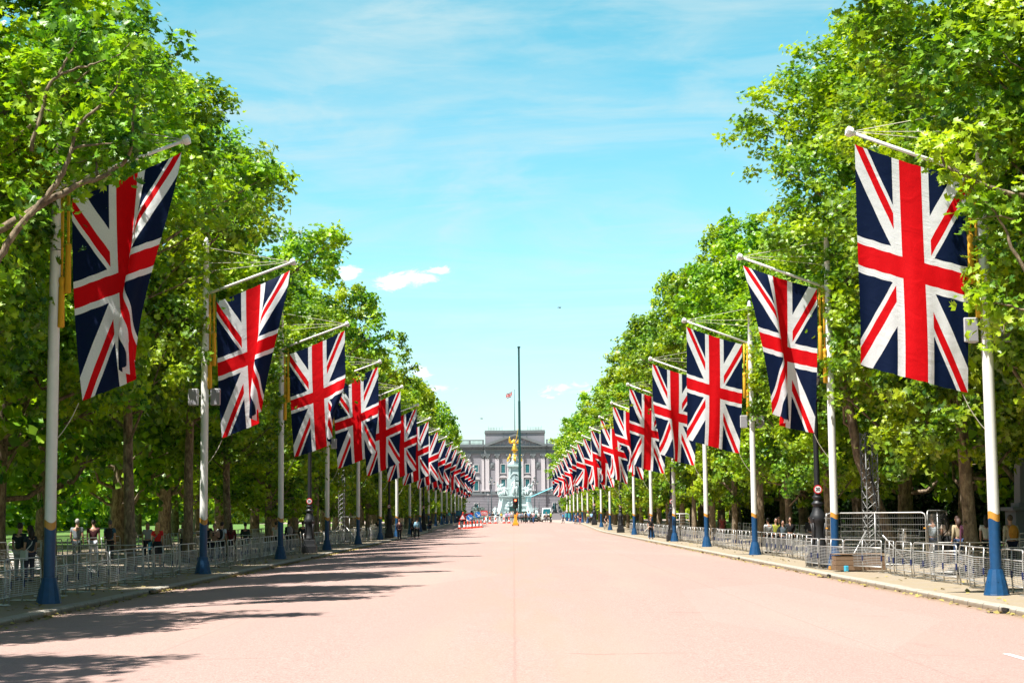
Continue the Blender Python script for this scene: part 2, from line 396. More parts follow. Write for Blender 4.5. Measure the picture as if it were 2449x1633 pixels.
# ------------------------------------------------------------------ ground
rng = random.Random(7)
def sstep(a, b, x): t = max(0, min(1, (x-a)/(b-a))); return t*t*(3-2*t)
def rise(y): return .6*sstep(190, 270, y)
def crown(x): return .27*(1-(x/10.55)**2) if abs(x) < 10.55 else 0
def zroad(x, y): return crown(x)+rise(y)
def zg(x, y):
    a = abs(x)
    if a <= 10.55 or y > 300: return (crown(x) if y <= 300 else crown(x)*0)+rise(y)
    if a < 12.9: return .12+rise(y)
    return .12+.2*sstep(12.9, 18, a)+rise(y)
def sheet(name, xs, ys, zf, m, kind='structure'):
    V = [(x, y, zf(x, y)) for y in ys for x in xs]; n = len(xs)
    F = [(j*n+i, j*n+i+1, (j+1)*n+i+1, (j+1)*n+i) for j in range(len(ys)-1) for i in range(n-1)]
    me = bpy.data.meshes.new(name); me.from_pydata(V, [], F); me.update()
    return tag(link(name, me, m, None, True), kind=kind)
ys_f = [-30]+list(np.linspace(0, 180, 37))+list(np.linspace(185, 290, 43))+[296]
ground_m = grass_m
sheet('ground', [-3000, -300, -60, 60, 300, 3000], [-200, 0, 190, 210, 230, 250, 270, 300, 640, 1200, 4000], lambda x, y: rise(y)-.25, ground_m)
sheet('road', list(np.linspace(-10.55, 10.55, 23)), ys_f, lambda x, y: zroad(x, y)+.002, road_m)
plaza_m = mat('pink_plaza_asphalt', (.38, .29, .25), .9, var=.12, scale=2)
sheet('plaza_road', list(np.linspace(-90, 90, 5)), [296, 380, 470, 560, 640], lambda x, y: .6+.02, plaza_m)
for s, nm in ((-1, 'kerb_left'), (1, 'kerb_right')):
    # kerb stones, slightly uneven
    b = MB(); ys = list(np.arange(0, 296, 1.25)); pr = []
    for y in ys:
        h = .12+rng.uniform(-.006, .008); w = rng.uniform(-.008, .008)
        pr.append([(s*(10.53+w), y, rise(y)-.1), (s*(10.55+w), y, rise(y)+h-.02), (s*(10.58+w), y, rise(y)+h+.004), (s*10.86, y, rise(y)+h+.004), (s*10.86, y, rise(y)-.1)])
    for p in pr: b.v += [Vector(q) for q in p]
    for k in range(len(pr)-1):
        for i in range(4):
            f = [k*5+i, k*5+i+1, (k+1)*5+i+1, (k+1)*5+i]; b.face(f if s < 0 else f[::-1])
    tag(b.build(nm, kerb_m), kind='structure')
    xs = [10.85, 11.5, 12.2, 12.9, 14, 15, 16, 17, 18, 20, 24, 26]
    xs = [s*x for x in xs]; xs = xs if s > 0 else xs[::-1]
    sheet('pavement_left' if s < 0 else 'pavement_right', xs, ys_f, lambda x, y: zg(x, y), pave_m)
sheet('lawn', [-90, -60, -40, -32, -26], ys_f, lambda x, y: zg(x, y)+.01, grass_m)
sheet('lawn', [26, 30, 40, 60], ys_f, lambda x, y: zg(x, y)+.01, grass_m)
mk = MB()
V = []
for k in range(14):
    y = 10+k*1.1; V += [(6.98, y, zroad(6.98, y)+.008), (7.10, y, zroad(7.10, y)+.008)]
me = bpy.data.meshes.new('lm'); me.from_pydata(V, [], [(2*k, 2*k+1, 2*k+3, 2*k+2) for k in range(13)])
tag(link('road_marking', me, mat('road_paint', (.75, .74, .70), .7, var=.1)), kind='structure')
# ------------------------------------------------------------------ trees
def leaf_mesh(name, cen, nrm, size, rs, shape='star'):
    """cen, nrm: (n,3); one small folded lobed leaf each"""
    n = len(cen)
    if shape == 'star':
        out = np.array([(0, -.42), (.34, -.46), (.56, -.06), (.22, .0), (.40, .34), (.11, .18), (0, .62), (-.11, .18), (-.40, .34), (-.22, .0), (-.56, -.06), (-.34, -.46)])
        half1 = [0, 1, 2, 3, 4, 5, 6]; half2 = [0, 6, 7, 8, 9, 10, 11]
    else:
        out = np.array([(0, -.5), (.42, -.12), (.2, .3), (0, .5), (-.2, .3), (-.42, -.12)])
        half1 = [0, 1, 2, 3]; half2 = [0, 3, 4, 5]
    a = rs.uniform(0, 2*PI, n)
    ref = np.where(np.abs(nrm[:, 2:3]) < .9, np.array([[0, 0, 1.]]), np.array([[1., 0, 0]]))
    x = np.cross(nrm, ref); x /= np.linalg.norm(x, axis=1, keepdims=True)+1e-9; y = np.cross(nrm, x)
    ex = x*np.cos(a)[:, None]+y*np.sin(a)[:, None]; ey = -x*np.sin(a)[:, None]+y*np.cos(a)[:, None]
    sz = size*rs.uniform(.65, 1.2, n)
    K = len(out); fold = rs.uniform(.05, .35, n)
    V = (cen[:, None, :] + ex[:, None, :]*(out[None, :, 0:1]*sz[:, None, None]) + ey[:, None, :]*(out[None, :, 1:2]*sz[:, None, None])
         + nrm[:, None, :]*((np.abs(out[None, :, 0])*fold[:, None]-.15*np.abs(out[None, :, 1])**2)*sz[:, None])[:, :, None])
    V = V.reshape(-1, 3)
    base = (np.arange(n)*K)[:, None]
    h1 = base+np.array(half1)[None]; h2 = base+np.array(half2)[None]
    F = np.concatenate([h1, h2], axis=1).reshape(-1)
    hl = len(half1)
    me = bpy.data.meshes.new(name); me.vertices.add(len(V)); me.vertices.foreach_set('co', V.astype(np.float32).ravel())
    me.loops.add(len(F)); me.loops.foreach_set('vertex_index', F.astype(np.int32))
    me.polygons.add(2*n); me.polygons.foreach_set('loop_start', (np.arange(2*n)*hl).astype(np.int32))
    me.update(calc_edges=True); me.materials.append(leaf_m); return me
def env(z, road, zt=19.0):
    """crown radius at height z; road: 0..1 facing the road"""
    q = z/zt
    prof = np.interp(q, [.14, .22, .33, .5, .66, .78, .88, .95, 1.0], [2.2, 4.0, 4.8, 5.2, 5.2, 4.7, 3.7, 2.4, .6])
    rd = np.interp(q, [.14, .3, .45, .55, .63, .8, 1], [2.6, 3.2, 3.6, 4.5, 5.0, 4.7, .6])
    return prof*(1-road)+rd*road
def make_tree(seed, nleaf, lsize, shape, zt=19.0, zlow=3.2, trunk_r=.24, road_side=True, nb=46, twig=.62, limbs=None, lean=0.0):
    rs = np.random.RandomState(seed); rr = random.Random(seed)
    root = empty('plane_tree', (0, 0, 0))
    tr = MB()
    tp = [(0, 0, -.3), (0, 0, .0), (lean*.5, .03, 1.5), (lean*1.4, rr.uniform(-.1, .1), 4), (lean*2+rr.uniform(-.15, .15), rr.uniform(-.2, .2), 7), (lean*2+rr.uniform(-.3, .3), rr.uniform(-.3, .3), 10.5), (rr.uniform(-.4, .4), rr.uniform(-.5, .5), 14), (rr.uniform(-.4, .4), rr.uniform(-.4, .4), zt-1.6)]
    r = trunk_r; tr.tube(tp, [r*1.55, r*1.3, r*1.02, r*.92, r*.8, r*.55, r*.3, r*.08], 11)
    for k in range(5):
        zz = rr.uniform(1.2, 3.5); a = rr.uniform(0, 2*PI); tr.ball((r*.85*math.cos(a)+lean*.7, r*.85*math.sin(a), zz), r*.35, 7, 5, (1, 1, .8))
    def trunk_at(z):
        for k in range(len(tp)-1):
            if tp[k+1][2] >= z: t = (z-tp[k][2])/(tp[k+1][2]-tp[k][2]); return Vector(tp[k]).lerp(Vector(tp[k+1]), t)
        return Vector(tp[-1])
    # crown as many overlapping boughs
    blobs = []; ph1, ph2, am = rr.uniform(0, 6.28), rr.uniform(0, 6.28), rr.uniform(.12, .24)
    for i in range(nb):
        z = zlow+(zt-.9-zlow)*((i+.5)/nb)**.92+rr.uniform(-.5, .5); a = i*2.39996+rr.uniform(-.45, .45)
        road = max(0, math.cos(a)) if road_side else 0
        R0 = float(env(z*19/zt if True else z, road))*(zt/19)*(1+am*math.sin(2*a+ph1+z*.25)+.10*math.sin(3*a+ph2-z*.3))
        br = rr.uniform(.95, 2.15)*(1.0 if z < zt*.85 else .75)
        d = max(.2, R0-br*rr.uniform(.75, 1.15))
        if rr.random() < .25: d += rr.uniform(.3, 1.2) if road < .3 or z > 10.5 else 0
        blobs.append((Vector((d*math.cos(a)+(lean*.3 if lean > .5 and z > 10 else 0), d*math.sin(a), z)), br))
    for (c, br) in blobs:
        if rr.random() < .62:
            h0 = max(2.8, min(zt*.8, c.z-rr.uniform(.6, 1.0)*math.hypot(c.x, c.y)*.75)); p0 = trunk_at(h0)
            mid1 = p0.lerp(c, .35)+Vector((rr.uniform(-.4, .4), rr.uniform(-.4, .4), -.25+rr.uniform(-.3, .2))); mid2 = p0.lerp(c, .7)+Vector((rr.uniform(-.4, .4), rr.uniform(-.4, .4), rr.uniform(-.1, .35)))
            tip = c+(c-p0).normalized()*br*.55
            r0 = trunk_r*rr.uniform(.26, .42); tr.tube([p0, mid1, mid2, c, tip], [r0, r0*.75, r0*.52, r0*.3, r0*.1], 6)
            for _ in range(2):
                q = mid2+Vector((rr.uniform(-1, 1), rr.uniform(-1, 1), rr.uniform(-.2, 1)))*br*.8
                tr.tube([mid2, mid2.lerp(q, .5)+Vector((0, 0, -.12)), q], [r0*.35, r0*.22, r0*.08], 5)
    if limbs:
        for pts, rd in limbs: tr.tube(pts, rd, 7)
    # twigs: leaf sprays on the outside of every bough
    C, N = [], []
    tot = sum(b[1]**2 for b in blobs)
    for (c, br) in blobs:
        k = int(nleaf*br*br/tot); nt = max(4, int(k/42))
        d = rs.normal(size=(nt, 3)); d[:, 2] += .25; d /= np.linalg.norm(d, axis=1, keepdims=True)
        rad = br*(.55+.5*rs.random_sample(nt)**.5); rad[rs.random_sample(nt) < .16] *= 1.5
        tc_ = np.array(c)[None]+d*rad[:, None]*np.array([[1, 1, .85]])
        which = rs.randint(0, nt, k)
        off = rs.normal(size=(k, 3))*twig*np.array([[.42, .42, .30]])
        p = tc_[which]+off
        outw = p-np.array([0, 0, zt*.45])[None]; outw /= np.linalg.norm(outw, axis=1, keepdims=True)
        nn = off/ (np.linalg.norm(off, axis=1, keepdims=True)+1e-6)*.35+outw*.55+np.array([[0, 0, .75]])+rs.normal(size=(k, 3))*.72
        nn /= np.linalg.norm(nn, axis=1, keepdims=True)
        C.append(p); N.append(nn)
    C = np.concatenate(C); N = np.concatenate(N)
    keep = C[:, 2] > zlow-1.2; C, N = C[keep], N[keep]
    if road_side:   # nothing grows into the flag line below the arms
        keep = ~((((C[:, 0] > 3.6) & (C[:, 2] < 11.4)) | ((C[:, 0] > 3.0) & (C[:, 2] < 10.2))) & (rs.random_sample(len(C)) < .95)); C, N = C[keep], N[keep]
    link('trunk', tr.mesh('trunk'), bark_m, root, True)
    link('crown', leaf_mesh('crown', C, N, lsize, rs, shape), [], root)
    return root
TREE_Y0, TREE_DY = 18.6, 11.62
HERO = [make_tree(11+i, 52000, .215, 'star', (18.6, 19.8, 19.0, 18.2, 21.6)[i], (6.2, 5.2, 6.6, 4.2, 7.0)[i], .215, nb=38, lean=(-.12, .1, .0, .15, 1.05)[i]) for i in range(5)]
MID = [make_tree(31+i, 30000, .30, 'leaf', 18.2+.8*i, 4.6-.5*i, .22) for i in range(3)]
FAR = [make_tree(51+i, 13000, .46, 'leaf', 18.6+.6*i, 3.0, .25, nb=34, twig=.9) for i in range(2)]
BACK = [make_tree(71+i, 9500, .5, 'leaf', 19.5, 3.6, .42, False, nb=40, twig=.9) for i in range(2)]
used = set()
def place(proto, x, y, rz, mirror, sc, label, group, row1=False):
    if proto.name in used: t = copy_tree(proto)
    else: t = proto; used.add(proto.name)
    t.location = (x, y, zg(x, y)-.02); t.rotation_euler = (0, 0, rz); t.scale = (sc*(-1 if mirror else 1), sc, sc*rng.uniform(.96, 1.05))
    if row1: t.scale.x *= rng.uniform(.80, 1.06); t.scale.y *= rng.uniform(.78, .96); t.scale.z *= (.86, 1.07, .95, 1.12, .90, 1.02)[rng.randrange(6)]
    tag(t, label, 'tree', group)
    return t
side_w = {-1: 'park side', 1: 'palace-garden side'}
SIDE = {-1: 'the lawn side', 1: 'the shrubbery side'}
# limbs of the near trees that reach in front of the first flags (both ends of the frame)
def lm(px, d, r0):
    """a bough given by where it hangs, relative to a trunk standing at (tx, ty)"""
    pts = []
    for (x, y) in px:
        z = EYE+(1230-(x-1228)*.0091-y)/4003*d; pts.append(((x-1228)/4003*d, d, z))
    sm = []
    for i in range(len(pts)-1):
        p0, p1, p2, p3 = [Vector(pts[max(0, min(len(pts)-1, j))]) for j in (i-1, i, i+1, i+2)]
        for q in range(4):
            t = q/4; sm.append(.5*((2*p1)+(p2-p0)*t+(2*p0-5*p1+4*p2-p3)*t*t+(3*p1-p0-3*p2+p3)*t**3)+Vector((rng.uniform(-.02, .02), rng.uniform(-.03, .03), rng.uniform(-.02, .02))))
    sm.append(Vector(pts[-1]))
    return sm, [r0*.82*(1-.85*k/(len(sm)-1)) for k in range(len(sm))]
limbA = [lm([(-330, 700), (-150, 610), (0, 539), (57, 505), (126, 463), (184, 432), (230, 417), (283, 383), (306, 344), (308, 283), (318, 200)], 37.1, .15),
         lm([(-150, 760), (-40, 660), (0, 597), (38, 535), (88, 478), (134, 417), (153, 375), (164, 325), (187, 275), (229, 237), (264, 199), (276, 150)], 36.8, .125),
         lm([(60, 350), (99, 203), (126, 164), (172, 145), (214, 134), (268, 115), (300, 80)], 37.0, .06),
         lm([(126, 164), (140, 130), (157, 99), (172, 70), (190, 40)], 37.0, .045),
         lm([(160, 345), (200, 336), (240, 334), (268, 328)], 36.8, .05), lm([(164, 325), (140, 270), (110, 255), (85, 243)], 36.8, .04),
         lm([(225, 418), (221, 390), (218, 365), (200, 372), (160, 384)], 37.2, .04)]
limbB = [lm([(2740, 560), (2600, 470), (2449, 458), (2390, 440), (2345, 420), (2300, 400), (2275, 370), (2285, 340), (2310, 330)], 37.4, .085),
         lm([(2740, 900), (2560, 780), (2449, 610), (2425, 545), (2390, 490), (2345, 440)], 37.2, .08),
         lm([(2600, 720), (2500, 742), (2440, 735), (2400, 722), (2360, 730)], 37.0, .05), lm([(2500, 742), (2420, 770), (2410, 800)], 37.0, .03),
         lm([(2449, 520), (2400, 512), (2350, 522)], 37.1, .03)]
n_vis = {-1: 0, 1: 0}
for s in (-1, 1):
    for k in range(36):
        y = TREE_Y0+TREE_DY*k+rng.uniform(-.5, .5); x = s*(14.6+rng.uniform(-.25, .25)+(0 if k else 0))
        if s < 0 and k < 2: x -= 1.9
        if k == 3: y += .5
        P_ = HERO if y < 92 else (MID if y < 190 else FAR)
        p = P_[(k*2+(1 if s > 0 else 0)) % (4 if P_ is HERO else len(P_))]
        if (s, k) == (1, 4): p = HERO[4]
        place(p, x, y, rng.uniform(-.35, .35), s > 0, rng.uniform(.92, 1.08) if k > 3 else 1.0,
              '%s plane tree from the camera in the kerbside row on %s' % (ordw(k+1), SIDE[s]), 'plane trees in the kerbside row on '+SIDE[s], k > 3)
    for k in range(34):
        y = TREE_Y0+6+TREE_DY*k+rng.uniform(-1.2, 1.2); x = s*(22.5+rng.uniform(-.8, .8))
        place(BACK[k % 2], x, y, rng.uniform(0, 6.28), False, rng.uniform(.9, 1.05), '%s thick-trunked plane tree in the second row on %s' % (ordw(k+1), SIDE[s]), 'thick-trunked plane trees in the second row on '+SIDE[s])
    for k in range(12 if s < 0 else 16):
        y = 30+k*14+rng.uniform(-3, 3); x = s*(32 if s > 0 else 35)+rng.uniform(-2.5, 2.5)
        place(BACK[(k+1) % 2], x, y, rng.uniform(0, 6.28), False, rng.uniform(.85, 1.1), '%s broad plane tree deep in the park behind the second row on %s' % (ordw(k+1), SIDE[s]), 'plane trees deep in the park on '+SIDE[s])
# boughs of the two nearest trees hang into the frame, kept as parts of those trees
for s, L in ((-1, limbA), (1, limbB)):
    host = [o for o in bpy.data.objects if o.get('label', '').startswith('third plane tree') and SIDE[s] in o['label']][0]
    Mi = (Matrix.Translation(host.location) @ Euler(host.rotation_euler).to_matrix().to_4x4() @ Matrix.Diagonal((*host.scale, 1))).inverted()
    m = MB()
    for pts, rd in L: m.tube([Mi @ Vector(p) for p in pts], rd, 8)
    m.build('bough', bark_m, host, True)
    rs = np.random.RandomState(5+s); C = []
    for pts, rd in L:
        n = len(pts); Q = np.array([tuple(Mi @ Vector(p)) for p in pts])
        for i in range(int(n*.15), n):
            for _ in range(1 if i < n*.7 else 3):
                if rs.random_sample() < (.35 if i < n*.6 else .7):
                    cc = Q[i]+rs.normal(size=3)*.22+np.array([0, .25, .1]); C.append(cc+rs.normal(size=(9, 3))*np.array([.2, .2, .13]))
    C = np.concatenate(C); N = rs.normal(size=C.shape)*.7; N[:, 2] += .7; N[:, 1] -= .4; N /= np.linalg.norm(N, axis=1, keepdims=True)
    link('bough_leaves', leaf_mesh('bough_leaves', C, N, .21, rs), [], host)
# sprays of leaves that hide the upper shafts of the poles, each a bough of the plane tree beside it
for s in (-1, 1):
    row = [o for o in bpy.data.objects if 'kerbside row' in o.get('label', '') and SIDE[s] in o['label']]
    for k in range(9):
        xp = s*(11.52 if s < 0 else 11.87); yp = (41.84 if s < 0 else 41.61)+20.7*k
        z0_, nn = {-1: [(9.1, 420), (9.0, 420), (6.6, 620), (6.2, 600)], 1: [(8.6, 300), (6.4, 420), (6.8, 560), (6.6, 560)]}[s][k] if k < 4 else (6.8, 420)
        host = min(row, key=lambda o: abs(o.location.y-yp)); rs = np.random.RandomState(100+k*2+s)
        Mi = (Matrix.Translation(host.location) @ Euler(host.rotation_euler).to_matrix().to_4x4() @ Matrix.Diagonal((*host.scale, 1))).inverted()
        zc = np.sort(rs.uniform(z0_, 12.9, 16)); C = []; m = MB(); tx = host.location.x
        for z in zc:
            c = np.array([xp+s*rs.uniform(-.05, .45), yp-rs.uniform(.15, .6), z]); nk = nn//16
            C.append(c+rs.normal(size=(nk, 3))*np.array([.17, .18, .2]))
        for z in zc[::3]:
            p0 = Vector((tx, host.location.y, z-1.6)); p3 = Vector((xp+s*.1, yp-.4, z)); m.tube([Mi @ p0, Mi @ (p0.lerp(p3, .4)+Vector((0, 0, .1))), Mi @ (p0.lerp(p3, .8)+Vector((0, 0, .25))), Mi @ p3], [.06, .045, .03, .012], 6)
        C = np.concatenate(C); C = C[(C[:, 0]*s) > abs(xp)-.36]; C = np.array([tuple(Mi @ Vector(c)) for c in C])
        N = rs.normal(size=C.shape)*.7; N[:, 2] += .8; N /= np.linalg.norm(N, axis=1, keepdims=True)
        b_ = m.build('leafy_bough', bark_m, host, True); link('bough_leaves', leaf_mesh('bough_leaves', C, N, .22, rs, 'star' if k < 3 else 'leaf'), [], b_)
# leaves blown into the gutter
rs = np.random.RandomState(3); n = 1500; yy = rs.uniform(20, 130, n); ss = np.where(rs.random_sample(n) < .7, -1, 1); xx = ss*(10.5-np.abs(rs.normal(size=n))*.22)
xx = np.where(rs.random_sample(n) < .25, ss*rs.uniform(10.9, 13, n), xx)
C = np.stack([xx, yy, [zg(a, b)+.03 for a, b in zip(xx, yy)]], 1); N = rs.normal(size=(n, 3))*.25; N[:, 2] += 1; N /= np.linalg.norm(N, axis=1, keepdims=True)
me = leaf_mesh('fallen_leaves', C, N, .13, rs, 'leaf'); me.materials.clear(); me.materials.append(mat('dry_leaf', (.30, .24, .06), .8, var=.5, scale=2)); tag(link('fallen_leaves', me, []), 'dry leaves scattered along the gutters and pavement', 'leaves', None, 'stuff')
# distant wood closing off the park on both sides
def wood(x0, x1, y0, y1, n, ls, seed, zt=15):
    rs = np.random.RandomState(seed)
    C = np.stack([rs.uniform(x0, x1, n), rs.uniform(y0, y1, n), rs.uniform(0, 1, n)], 1)
    h = zt*(.72+.28*np.sin(C[:, 1]*.35)*np.cos(C[:, 1]*.13+C[:, 0]*.3)); C[:, 2] = .1+C[:, 2]*h
    N = rs.normal(size=(n, 3))*.6; N[:, 2] += .6; N[:, 0] += -np.sign(x0)*.5; N /= np.linalg.norm(N, axis=1, keepdims=True)
    me = leaf_mesh('distant_wood', C, N, ls, rs, 'leaf')
    return tag(link('distant_wood', me, []), 'dense leafy wood closing off the park behind the plane trees', 'wood', None, 'stuff')
wood(-74, -60, 20, 420, 42000, 1.5, 5); wood(42, 50, 15, 420, 42000, 1.3, 6)
def shrubs(x0, x1, y0, y1, n, ls, seed, h):
    rs = np.random.RandomState(seed); C = np.stack([rs.uniform(x0, x1, n), rs.uniform(y0, y1, n), rs.uniform(0, 1, n)], 1)
    C[:, 2] = .3+C[:, 2]*h*(.75+.25*np.sin(C[:, 1]*.7)*np.cos(C[:, 1]*.21)); N = rs.normal(size=(n, 3)); N[:, 2] += .5; N /= np.linalg.norm(N, axis=1, keepdims=True)
    me = leaf_mesh('shrubbery', C, N, ls, rs, 'leaf'); me.materials.clear(); me.materials.append(shrub_m); return me
shrub_m = leafmat('dark_laurel', (.008, .02, .006), (.025, .06, .012), (.03, .07, .012))
tag(link('shrubbery', shrubs(27, 29.5, 30, 200, 60000, .42, 3, 4.6), []), 'dark evergreen shrubbery massed behind the visitors', 'shrubbery', None, 'stuff')
wood(-60, -16, 436, 450, 9000, 1.4, 8, 17); wood(16, 60, 436, 450, 9000, 1.4, 9, 17)
# ------------------------------------------------------------------ flagpoles and flags
PX = {-1: 11.52, 1: 11.87}; PY0 = {-1: 41.84, 1: 41.61}; DYP = 20.7; NP = 17
def flag_mesh(s, A=.2, ph=0.0, P=0.0, pc=.7, pw=.1, g0=.1, seed=0, wide=2.75, drift=.25, sag=0.0, f1=1.0):
    """hangs below the arm; s=-1: pole on the lawn side, cloth reaches towards +x. pole foot is the origin."""
    NS, NTT = 56, 70; L = 5.55; x_in = .42; zi, zo = (10.14 if s < 0 else 10.40), 11.30
    rs = random.Random(seed); p2, p3 = rs.uniform(0, 6.28), rs.uniform(0, 6.28)
    V, UVs = [], []
    for j in range(NTT+1):
        t = j/NTT; g = (t**g0 if g0 > .4 else sstep(g0, 1.0, t)); x, y = x_in+drift*t*t, -.06+0*t
        for i in range(NS+1):
            q = i/NS
            if i:
                qm = (i-.5)/NS
                th = g*(A*math.sin(2*PI*(f1*qm)+ph)+.20*math.sin(2*PI*3.1*qm+p2+2.2*t)+.12*math.sin(2*PI*6*qm+p3-3*t))+.05*(1-g)*math.sin(2*PI*4*qm+p3)
                if P: th += P*g*(math.exp(-((qm-pc)/pw)**2)-.6*math.exp(-((qm-pc-2.1*pw)/pw)**2))
                x += math.cos(th)*wide/NS; y += math.sin(th)*wide/NS
            zt = zi+(zo-zi)*q-.05*math.sin(PI*q)-.015*abs(math.sin(PI*q*7))
            Lq = L*((.925 if s < 0 else .975)+.03*q)+sag*math.sin(PI*q)
            z = zt-Lq*t
            V.append((-s*x, y+.03*t*math.sin(5*t+p2), z)); UVs.append((t, q))
    n = NS+1
    F = []
    for j in range(NTT):
        for i in range(NS):
            f = (j*n+i, (j+1)*n+i, (j+1)*n+i+1, j*n+i+1); F.append(f)
    me = bpy.data.meshes.new('flag'); me.from_pydata(V, [], F)
    uv = me.uv_layers.new(name='UVMap'); U = np.array(UVs, dtype=np.float32)
    li = np.empty(len(me.loops), dtype=np.int32); me.loops.foreach_get('vertex_index', li)
    uv.data.foreach_set('uv', U[li].ravel()); me.update(); return me
def band(m, r, z0, z1, amp, n=24, steps=4):
    """sleeve of the pole between two wavy edges"""
    b = len(m.v)
    for k in range(steps+1):
        for i in range(n):
            a = 2*PI*i/n; w = amp*math.sin(2*a+.6)
            zz0 = z0[0]+(w if z0[1] else 0); zz1 = z1[0]+(w if z1[1] else 0)
            m.v.append(Vector((r*math.cos(a), r*math.sin(a), zz0+(zz1-zz0)*k/steps)))
    for k in range(steps):
        for i in range(n):
            j = (i+1) % n; m.face([b+k*n+i, b+k*n+j, b+(k+1)*n+j, b+(k+1)*n+i])
def make_pole(s):
    root = empty('flagpole'); o = -s
    m = MB(); band(m, .140, (2.02, True), (7.0, False), .045); m.lathe((0, 0, 0), [(.140, 7.0), (.122, 10), (.095, 12.25), (.12, 12.26), (.12, 12.34), (.07, 12.38), (.09, 12.45), (.06, 12.56), (0.01, 12.6)], 24, False); m.build('upper_pole', white_p, root, True)
    m = MB(); band(m, .1425, (1.84, True), (2.02, True), .045); m.build('gold_band', gold_p, root, True)
    m = MB(); band(m, .141, (.62, False), (1.84, True), .045); m.build('lower_pole', blue_p, root, True)
    m = MB(); m.lathe((0, 0, 0), [(.315, -.05), (.315, .02), (.31, .03), (.24, .36), (.172, .63), (.14, .635)], 12, True, PI/12)
    for k in range(6): m.ball((.245*math.cos(k*1.05+.4), .245*math.sin(k*1.05+.4), .34), .014, 6, 4)
    m.build('flared_base', blue_p, root)
    a0 = Vector((0, 0, 10.42)); a1 = Vector((o*3.2, 0, 11.6)); dr = (a1-a0).normalized()
    m = MB(); m.tube([a0, a1], [.052, .046], 12); arm = m.build('arm', white_p, root, True)
    m = MB(); m.lathe(a1-dr*.06, [(.05, 0), (.075, .01), (.075, .05), (.125, .07), (.14, .16), (.13, .22), (.04, .25)], 8, True, 0, dr); m.build('arm_cap', white_p, arm)
    m = MB(); m.tube([a1-dr*.1+Vector((0, 0, .09)), (o*.05, 0, 12.2)], .009, 4); m.tube([a1-dr*.1+Vector((0, .03, .07)), (o*.11, .03, 11.62)], .008, 4)
    m.tube([a1-dr*.1+Vector((0, -.03, .05)), (o*.11, -.03, 11.3)], .008, 4); m.build('stay_rope', cord_m, root)
    for (xx, zt_, zb) in ((.34, 9.0, 7.72), (.19, 8.15, 6.85)):
        m = MB(); m.tube([(o*xx, -.05, 10.42), (o*xx*1.02, -.05, zt_-.2)], .028, 6); m.tube([(o*xx-.05*o, -.05, 10.4), (o*xx*.97, -.05, zt_-.2)], .02, 6); rp = m.build('golden_rope', yellow_m, root, True)
        m = MB(); m.lathe((o*xx, -.05, 0), [(.02, zt_), (.075, zt_-.04), (.085, zt_-.12), (.07, zt_-.2), (.062, zt_-.24), (.075, zt_-.3), (.088, zb+.02), (.07, zb)], 12); m.build('tassel', yellow_m, rp, True)
    m = MB(); m.lathe((0, 0, 0), [(.122, 10.3), (.145, 10.31), (.145, 10.55), (.122, 10.56)], 20, False); m.build('arm_collar', white_p, root)
    return root
POLE = {-1: make_pole(-1), 1: make_pole(1)}
poles = {}
for s in (-1, 1):
    for k in range(NP):
        p = POLE[s] if k == 0 else copy_tree(POLE[s])
        y = PY0[s]+DYP*k; x = s*PX[s]; p.location = (x, y, .12+rise(y)); poles[s, k] = p
        tag(p, '%s flagpole from the camera on %s, white above a blue foot' % (ordw(k+1), SIDE[s]), 'flagpole', 'flagpoles lining the road')
SPEC = {(-1, 0): dict(A=.3, ph=.3, P=-3.0, pc=.62, pw=.11, g0=.8, drift=.35, seed=1, sag=-.1), (-1, 1): dict(A=.35, ph=.5, P=-2.8, pc=.64, pw=.10, g0=.8, drift=.25, seed=2, sag=-.1),
        (-1, 2): dict(A=.35, ph=.2, P=-2.4, pc=.80, pw=.08, g0=.3, seed=3), (-1, 3): dict(A=.5, ph=1.2, P=-.9, pc=.8, g0=.2, seed=4), (-1, 4): dict(A=.5, ph=2.6, P=1.3, pc=.4, seed=5), (-1, 5): dict(A=.6, ph=2.0, P=1.6, pc=.5, seed=6),
        (1, 0): dict(A=.3, ph=3.3, g0=.05, seed=7, drift=.12), (1, 1): dict(A=.5, ph=.6, P=-2.5, pc=.60, pw=.10, g0=.6, seed=8, f1=1.0), (1, 2): dict(A=.42, ph=2.5, seed=9), (1, 3): dict(A=.45, ph=1.0, P=-1.2, pc=.55, seed=10), (1, 4): dict(A=.5, ph=.4, P=1.2, pc=.8, seed=11)}
far_flags = {}
words = {(-1, 0): 'with its foot folded under', (-1, 1): 'twisted into a narrow point below', (1, 0): 'hanging wide open', (1, 1): 'pinched and curling in the middle'}
for s in (-1, 1):
    for k in range(NP):
        sp = SPEC.get((s, k))
        if sp: me = flag_mesh(s, **sp)
        else:
            key = (s, k % 6)
            if key not in far_flags: far_flags[key] = flag_mesh(s, A=rng.uniform(.45, 1.0), ph=rng.uniform(0, 6), P=rng.uniform(-2.6, 1.8), pc=rng.uniform(.4, .8), pw=.09, seed=20+k+s, drift=rng.uniform(.1, .5))
            me = far_flags[key]
        o = link('union_flag', me, flag_m if not me.materials else None, None, True)
        o.location = poles[s, k].location
        tag(o, '%s union flag on %s%s' % (ordw(k+1), SIDE[s], ' '+words[s, k] if (s, k) in words else ', counted from the camera'), 'flag', 'union flags hung along the road')
        # tether from the lower pole-side corner back to the pole
        a = Vector((-s*.67, -.06, 10.3-5.35)); c = Vector((-s*.12, -.02, 4.05)); mid = a.lerp(c, .5)+Vector((0, 0, -.09))
        m = MB(); m.tube([a, a.lerp(mid, .5)+Vector((0, 0, -.04)), mid, mid.lerp(c, .5)+Vector((0, 0, -.02)), c], .011, 4); m.build('tether', cord_m, o)
